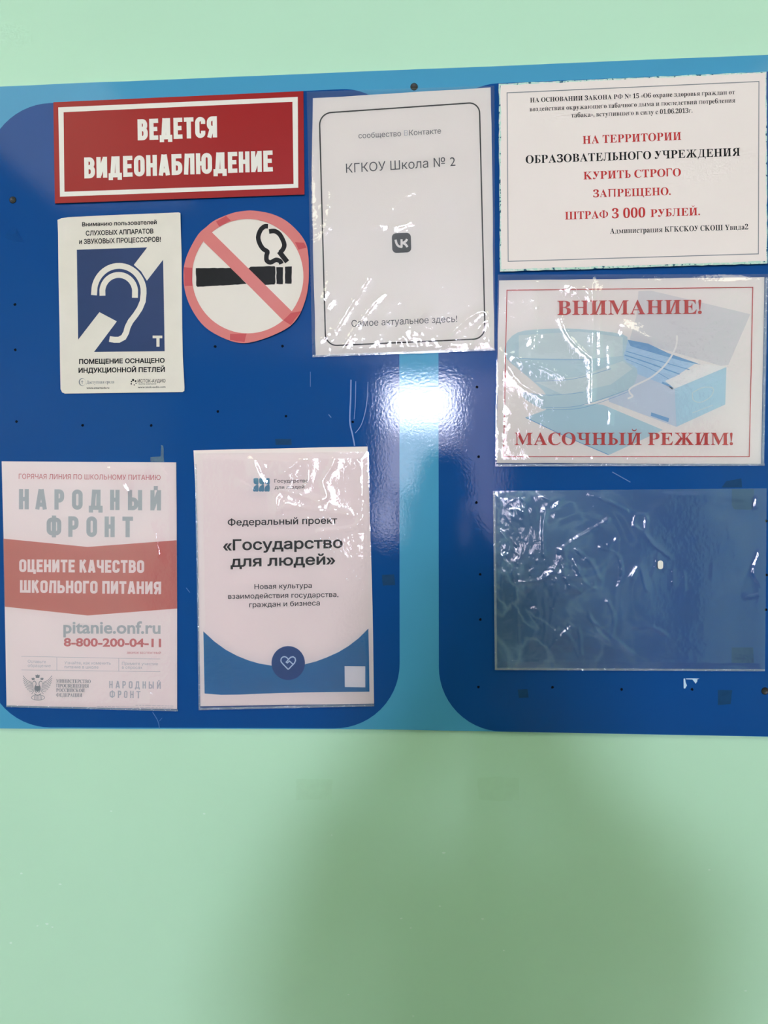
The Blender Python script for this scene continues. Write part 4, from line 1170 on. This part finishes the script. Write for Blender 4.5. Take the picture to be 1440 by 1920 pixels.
block(bm, 'НАРОДНЫЙ', (204.8, 1290.3), (302, 1291.6), 13.6, t=.16, rad=.15, boxes=zx([(797, 822), (843, 875), (893, 918), (940, 967), (985, 1020), (1040, 1065), (1085, 1122), (1145, 1173)]))
block(bm, 'ФРОНТ', (205.5, 1308.3), (263.4, 1309.4), 13.6, t=.16, rad=.15, boxes=zx([(800, 838), (860, 885), (905, 930), (950, 975), (995, 1025)]))
rules = bmesh.new()
stroke(rules, [(39.8, 1230.7), (300.6, 1235.6)], .7); stroke(rules, [(39.8, 1256), (300.6, 1259.6)], .7); stroke(rules, [(106.6, 1232), (106.6, 1257)], .7, z=1e-5); stroke(rules, [(222.8, 1234), (222.8, 1258.4)], .7, z=1e-5)
printed('ruled_lines', rules, PH + INK, M['pale_grey'], t, maxlen=60)
for s, L_, R_ in (('Оставьте', (52.2, 1242.8), (86, 1243.5)), ('обращение', (52.2, 1250.5), (95, 1251)), ('Узнайте, как изменить', (120.8, 1245.3), (207.6, 1246.2)), ('питание в школе', (120.8, 1253), (184.5, 1253.7)), ('Примите участие', (228.7, 1246.6), (296, 1247.4)), ('в опросах', (228.7, 1253.8), (266.7, 1254.3))):
    sans(bm, s, L_, R_, 5.6, .0, 2)
printed('pale_lettering', bm, PH + INK, M['pale_grey'], t, maxlen=0)
bm = []
serif(bm, 'МИНИСТЕРСТВО', (105.3, 1280), (170, 1280.9), 6.4)
serif(bm, 'ПРОСВЕЩЕНИЯ', (105.3, 1288.6), (166.5, 1289.3), 6.4)
serif(bm, 'РОССИЙСКОЙ', (105.3, 1297.2), (158.8, 1297.8), 6.4)
serif(bm, 'ФЕДЕРАЦИИ', (105.3, 1306.2), (154.2, 1306.6), 6.4)
printed('ministry_lettering', bm, PH + INK, M['grey'], t, maxlen=0)
rnd = random.Random(8); bm = bmesh.new()
for x0, x1, y in ((254, 327, 1320.8), (182, 328, 1324.4)):
    x = x0
    while x < x1 - 3:
        l = rnd.uniform(3, 11); yy = y + (x - 182) * .022
        stroke(bm, [(x, yy), (min(x1, x + l), yy + .1)], .9); x += l + rnd.uniform(1.2, 2.2)
printed('fine_print', bm, PH + INK, M['pale_grey'], t, maxlen=0)
# two-headed eagle emblem in fine lines
E8 = lambda x, y: (30 + x / 8.47, 1230 + y / 8.47)
bm = bmesh.new(); k = 0
for i in range(9):
    u = i / 8
    tipx, tipy = 112 - 18 * math.sin(u * 2.2) + 150 * u ** 2, 312 + 290 * u
    rx, ry = 268 + 20 * u, 425 + 130 * u
    for mir in (0, 1):
        fx = (lambda x: x) if not mir else (lambda x: 684 - x)
        k += 1
        stroke(bm, smooth_path([E8(fx(tipx), tipy), E8(fx((tipx + rx) / 2 - 14), (tipy + ry) / 2 + 16), E8(fx(rx), ry)], 3), .9, z=k * 3e-6)
for cx, cy, w in ((343, 300, 70), (272, 345, 52), (412, 345, 52)):
    add_poly(bm, [E8(cx - w * .5, cy), E8(cx - w * .2, cy + 8), E8(cx, cy - 8), E8(cx + w * .2, cy + 8), E8(cx + w * .5, cy), E8(cx + w * .38, cy + w * .68), E8(cx - w * .38, cy + w * .68)])
for mir in (0, 1):
    fx = (lambda x: x) if not mir else (lambda x: 684 - x)
    stroke(bm, smooth_path([E8(fx(270), 412), E8(fx(292), 398), E8(fx(315), 418), E8(fx(318), 455), E8(fx(300), 490), E8(fx(300), 540), E8(fx(325), 585)], 4), 1.3, z=4e-5 + mir * 1e-5)
add_poly(bm, [E8(302, 475), E8(382, 475), E8(382, 540), E8(342, 572), E8(302, 540)])
stroke(bm, [E8(x, y) for x, y in circle(350, 660, 104, 42, 24)], .9, True, z=2e-5)
for d in (-60, -36, -12, 12, 36, 60): stroke(bm, [E8(350 + d, 632), E8(350 + d * .9, 692)], .8, z=6e-5)
stroke(bm, smooth_path([E8(290, 600), E8(342, 625), E8(400, 600)], 4), 1.4, z=7e-5)
printed('eagle_emblem', bm, PH + INK, M['grey'], t, maxlen=0)
film('clear_sleeve', q, BH + .0022, M['film'], t, seed=51, soft=.0008, soft_s=80, fine=.00008, fine_s=12,
     creases=[([(195, 868), (212, 890), (232, 910)], 4, .0010), ([(228, 908), (238, 922)], 3, .0009), ([(6, 868), (5, 930), (8, 1000)], 3, .0009), ([(282, 985), (290, 1005), (296, 1040)], 4, .0008), ([(304, 884), (312, 892)], 3, .0009), ([(272, 1292), (282, 1305), (280, 1325)], 5, .0010), ([(300, 870), (306, 866)], 3, .0008)],
     zones=[(278, 1312, 10, 14, .0010, 9), (10, 890, 8, 40, .0008, 12), (240, 885, 40, 14, .0006, 16)])
weld('welded_edge', [(12, 1324.2), (333.5, 1332.2)], 3.4, BH + .003, t)

# ------------------------------------------------------------------ state project poster
Z = lambda x, y: (350 + x / 3.892, 820 + y / 3.892)
Y2 = lambda x, y: (350 + x / 3.4286, 1140 + y / 3.4286)
q = [(364.5, 850), (691.5, 847), (701.6, 1324.3), (371.9, 1332)]
t = thing('state_project_poster', base_pt(q, BH), 'white poster with blue curved foot and round heart badge in a clear sleeve', 'poster')
out = [(362.8, 844.4), (520, 841), (689.2, 837.2), (693, 960), (696.9, 1077), (699.5, 1200), (701.2, 1319.4), (540, 1321.5), (375.7, 1324.3), (373, 1180), (369.8, 974)]
sheet('paper_sheet', jitter(out, 60, .4, 4), PH, .0004, M['paper_pink'], t)
bm = bmesh.new()
arc = [(107, 150), (175, 213), (250, 268), (325, 308), (400, 338), (470, 358), (545, 370), (640, 376), (760, 362), (830, 344), (900, 318), (975, 284), (1040, 245), (1105, 195), (1168, 132)]
add_poly(bm, [Y2(*p) for p in arc] + [Y2(*p) for p in ((1172, 300), (1175, 538), (900, 541), (600, 546), (330, 557), (220, 558), (115, 550), (110, 300))])
bmesh.ops.triangulate(bm, faces=bm.faces[:])
printed('blue_foot', bm, PH + INK, M['state_blue'], t, maxlen=40)
bm = bmesh.new(); add_poly(bm, circle(540.4, 1243.2, 31.4, 31.8, 48)); printed('round_badge', bm, PH + 2 * INK, M['badge_blue'], t, maxlen=0)
bm = bmesh.new()
heart = [(653, 395), (612, 352), (606, 335), (612, 320), (626, 313), (641, 317), (655, 331)]
stroke(bm, smooth_path([Y2(*p) for p in heart], 4), 2.2)
heart2 = [(653, 395), (692, 355), (700, 338), (697, 322), (684, 313), (668, 317), (655, 331), (640, 348), (647, 353), (661, 341), (684, 362)]
stroke(bm, [Y2(*p) for p in heart2], 2.2, z=1e-5)
printed('heart_symbol', bm, PH + 3 * INK, M['pale_line'], t, maxlen=0)
bm = bmesh.new(); add_poly(bm, [Y2(1015, 374), Y2(1148, 375), Y2(1148, 510), Y2(1017, 508)]); printed('white_square', bm, PH + 2 * INK, M['sticker'], t, maxlen=0)
bm = bmesh.new()
for i, x in enumerate((476, 486.5, 497)):
    add_poly(bm, smooth_path([(x, 897), (x + 7.5, 896.6), (x + 8.6, 899), (x + 8.4, 908), (x + 4, 908.4), (x, 906), (x - .6, 901)], 3, True))
    add_poly(bm, smooth_path([(x - 1.4, 921), (x, 913), (x + 4, 909.6), (x + 8.4, 909.4), (x + 8.5, 921), (x + 4, 921.4)], 2, True))
printed('logo', bm, PH + INK, M['teal'], t, maxlen=0)
bm = []
sans(bm, 'Государство', (514.4, 904.8), (578.2, 904.4), 6.5, .014)
sans(bm, 'для людей', (515, 916.9), (570.5, 915.9), 6.5, .014)
sans(bm, 'Федеральный проект', Z(300, 644), Z(1098, 628), 12.8, .03)
sans(bm, '«Государство', Z(265, 825), Z(1138, 805), 21, .045)
sans(bm, 'для людей»', Z(320, 945), Z(1085, 925), 20.5, .045)
sans(bm, 'Новая культура', Z(495, 1108), Z(913, 1098), 9.6, .016)
sans(bm, 'взаимодействия государства,', Z(303, 1179), Z(1107, 1164), 9.6, .016)
sans(bm, 'граждан и бизнеса', Z(457, 1240), Z(972, 1226), 9.6, .016)
printed('lettering', bm, PH + INK, M['black'], t, maxlen=0)
film('clear_sleeve', q, BH + .0022, M['film'], t, seed=67, soft=.0011, soft_s=75, fine=.00009, fine_s=11,
     creases=[(ZZ_, w, a) for ZZ_, w, a in [([Z(*p) for p in c], w, a) for c, w, a in [([(480, 150), (520, 260), (560, 330)], 5, .0011), ([(520, 150), (700, 170), (880, 140)], 5, .0011), ([(880, 140), (890, 300), (850, 360)], 4, .0010), ([(690, 380), (830, 420), (960, 465)], 4, .0012),
              ([(960, 465), (1020, 430), (990, 330), (1020, 270), (1060, 200), (1075, 150)], 5, .0012), ([(720, 480), (900, 520), (1060, 545), (1180, 565)], 4, .0010), ([(1060, 515), (1180, 560)], 3, .0009), ([(960, 685), (1110, 672), (1220, 650), (1270, 600)], 3.4, .0010), ([(395, 330), (480, 375)], 3, .0008), ([(650, 430), (660, 540), (720, 480)], 4, .0010), ([(700, 260), (790, 190), (870, 150)], 4, .0010)]]],
     zones=[(Z(680, 0)[0], Z(0, 230)[1], 54, 28, .0015, 20), (Z(650, 0)[0], Z(0, 470)[1], 40, 26, .0012, 18), (Z(1280, 0)[0], Z(0, 500)[1], 12, 60, .0010, 14), (Z(820, 0)[0], Z(0, 600)[1], 60, 10, .0009, 14)])
weld('welded_edge', [(373, 1329.2), (701.4, 1322.2)], 4.2, BH + .003, t)
weld('side_weld', [(366.5, 870), (371, 1080), (374, 1328)], 3.0, BH + .003, t)
# ------------------------------------------------------------------ the photographer, standing behind the phone
def skinned(name, verts, edges, radii, m, parent, root=0, sub=2):
    me = bpy.data.meshes.new(name)
    off = root_of(parent)
    me.from_pydata([tuple(Vector(v) - off) for v in verts], edges, [])
    o = bpy.data.objects.new(name, me); COL.objects.link(o)
    md = o.modifiers.new('skin', 'SKIN'); md.use_smooth_shade = True
    for i, r in enumerate(radii):
        s = me.skin_vertices[0].data[i]
        s.radius = (r, r) if not isinstance(r, tuple) else r
        s.use_root = (i == root)
    sd = o.modifiers.new('sub', 'SUBSURF'); sd.levels = sub; sd.render_levels = sub
    dg = bpy.context.evaluated_depsgraph_get()
    nm = bpy.data.meshes.new_from_object(o.evaluated_get(dg))
    bpy.data.objects.remove(o); bpy.data.meshes.remove(me)
    nm.name = name; nm.materials.clear(); nm.materials.append(m)
    nm.polygons.foreach_set('use_smooth', [True] * len(nm.polygons))
    r = bpy.data.objects.new(name, nm)
    return link(r, parent)
PX, PY = 0.038, -1.33
person = thing('person', (PX, PY, 0), 'person in a dark jacket facing the board, holding up a phone, mirrored in it', 'person')
V = []; Ed = []; Rd = []
def vtx(x, y, z, r, p=None):
    V.append((PX + x, PY + y, z)); Rd.append(r)
    if p is not None: Ed.append((p, len(V) - 1))
    return len(V) - 1
pel = vtx(0, 0, .90, (.15, .12)); wai = vtx(0, .0, 1.06, (.135, .10), pel); che = vtx(0, .0, 1.24, (.165, .115), wai); nb = vtx(0, -.01, 1.375, (.075, .07), che)
nk = vtx(0, .01, 1.43, .055, nb); jaw = vtx(0, .035, 1.50, (.066, .075), nk); hd = vtx(0, .02, 1.57, (.076, .092), jaw); tp = vtx(0, .005, 1.63, (.055, .068), hd)
for s in (-1, 1):
    sh = vtx(s * .145, -.01, 1.345, .060, che); el = vtx(s * .20, .15, 1.19, .044, sh); wr = vtx(s * .095, .345, 1.405, .029, el); pa = vtx(s * .074, .392, 1.445, (.020, .034), wr)
    for k, (dx, dz, ln) in enumerate(((.004, .040, .9), (.008, .020, 1.0), (.006, .0, .95), (.002, -.018, .8))):
        a = vtx(s * (.068 - dx), .424, 1.450 + dz, .009, pa); b = vtx(s * .058, .440, 1.456 + dz, .008, a); vtx(s * .047, .446, 1.458 + dz, .006, b)
    th = vtx(s * .062, .396, 1.475, .011, pa); vtx(s * .049, .408, 1.492, .008, th)
    hp = vtx(s * .085, 0, .86, .088, pel); kn = vtx(s * .095, .02, .48, .058, hp); an = vtx(s * .10, -.01, .09, .040, kn); vtx(s * .11, .13, .035, .035, an)
skinned('body', V, Ed, Rd, M['skin'], person)
def part(name, pts, edges, rad, m): skinned(name, [(PX + a, PY + b, c) for a, b, c in pts], edges, rad, m, person)
part('jacket', [(0, 0, .84), (0, 0, 1.06), (0, 0, 1.24), (0, -.01, 1.38), (-.145, -.01, 1.345), (-.20, .15, 1.185), (-.115, .32, 1.38), (.145, -.01, 1.345), (.20, .15, 1.185), (.115, .32, 1.38)],
     [(0, 1), (1, 2), (2, 3), (2, 4), (4, 5), (5, 6), (2, 7), (7, 8), (8, 9)], [(.165, .14), (.145, .125), (.165, .13), (.085, .08), .075, .060, .046, .075, .060, .046], M['jacket'])
part('trousers', [(0, 0, .90), (-.09, 0, .84), (-.10, .02, .48), (-.105, -.005, .08), (.09, 0, .84), (.10, .02, .48), (.105, -.005, .08)], [(0, 1), (1, 2), (2, 3), (0, 4), (4, 5), (5, 6)], [(.155, .13), .10, .075, .060, .10, .075, .060], M['trousers'])
part('hair', [(0, -.045, 1.50), (0, -.035, 1.58), (0, .0, 1.645), (0, .06, 1.645)], [(0, 1), (1, 2), (2, 3)], [(.075, .05), (.092, .075), (.076, .07), (.05, .03)], M['hair'])
for s in (-1, 1):
    part('shoe', [(s * .105, -.05, .045), (s * .107, .06, .045), (s * .115, .16, .035)], [(0, 1), (1, 2)], [(.045, .044), (.048, .044), (.042, .034)], M['trousers'])
# face: eyes, nose, mouth, ears are raised on the head
for s in (-1, 1):
    bm = bmesh.new(); bmesh.ops.create_icosphere(bm, subdivisions=2, radius=.012, matrix=Matrix.Translation((PX + s * .031, PY + .100, 1.565))); emit('eye', bm, M['frame_white'], person, True)
    bm = bmesh.new(); bmesh.ops.create_icosphere(bm, subdivisions=2, radius=.026, matrix=Matrix.Translation((PX + s * .078, PY + .01, 1.55)) @ Matrix.Diagonal((.4, .8, 1.2, 1))); emit('ear', bm, M['skin'], person, True)
bm = bmesh.new()
bmesh.ops.create_cone(bm, cap_ends=True, segments=10, radius1=.016, radius2=.006, depth=.045, matrix=Matrix.Translation((PX, PY + .113, 1.545))); emit('nose', bm, M['skin'], person, True)
bm = bmesh.new(); bmesh.ops.create_icosphere(bm, subdivisions=2, radius=.02, matrix=Matrix.Translation((PX, PY + .105, 1.515)) @ Matrix.Diagonal((1, .5, .25, 1))); emit('mouth', bm, M['skin'], person, True)
ph = thing('phone', (PX, -.896, 1.365), 'black phone held upright in both hands of the photographer', 'phone')
bm = bmesh.new(); box(bm, PX - .0375, PX + .0375, -.8985, -.8905, 1.365, 1.525); emit('phone_body', bm, M['phone'], ph)
bm = bmesh.new(); box(bm, PX - .0345, PX + .0345, -.8992, -.8986, 1.37, 1.52); emit('phone_screen', bm, M['phone'], ph)
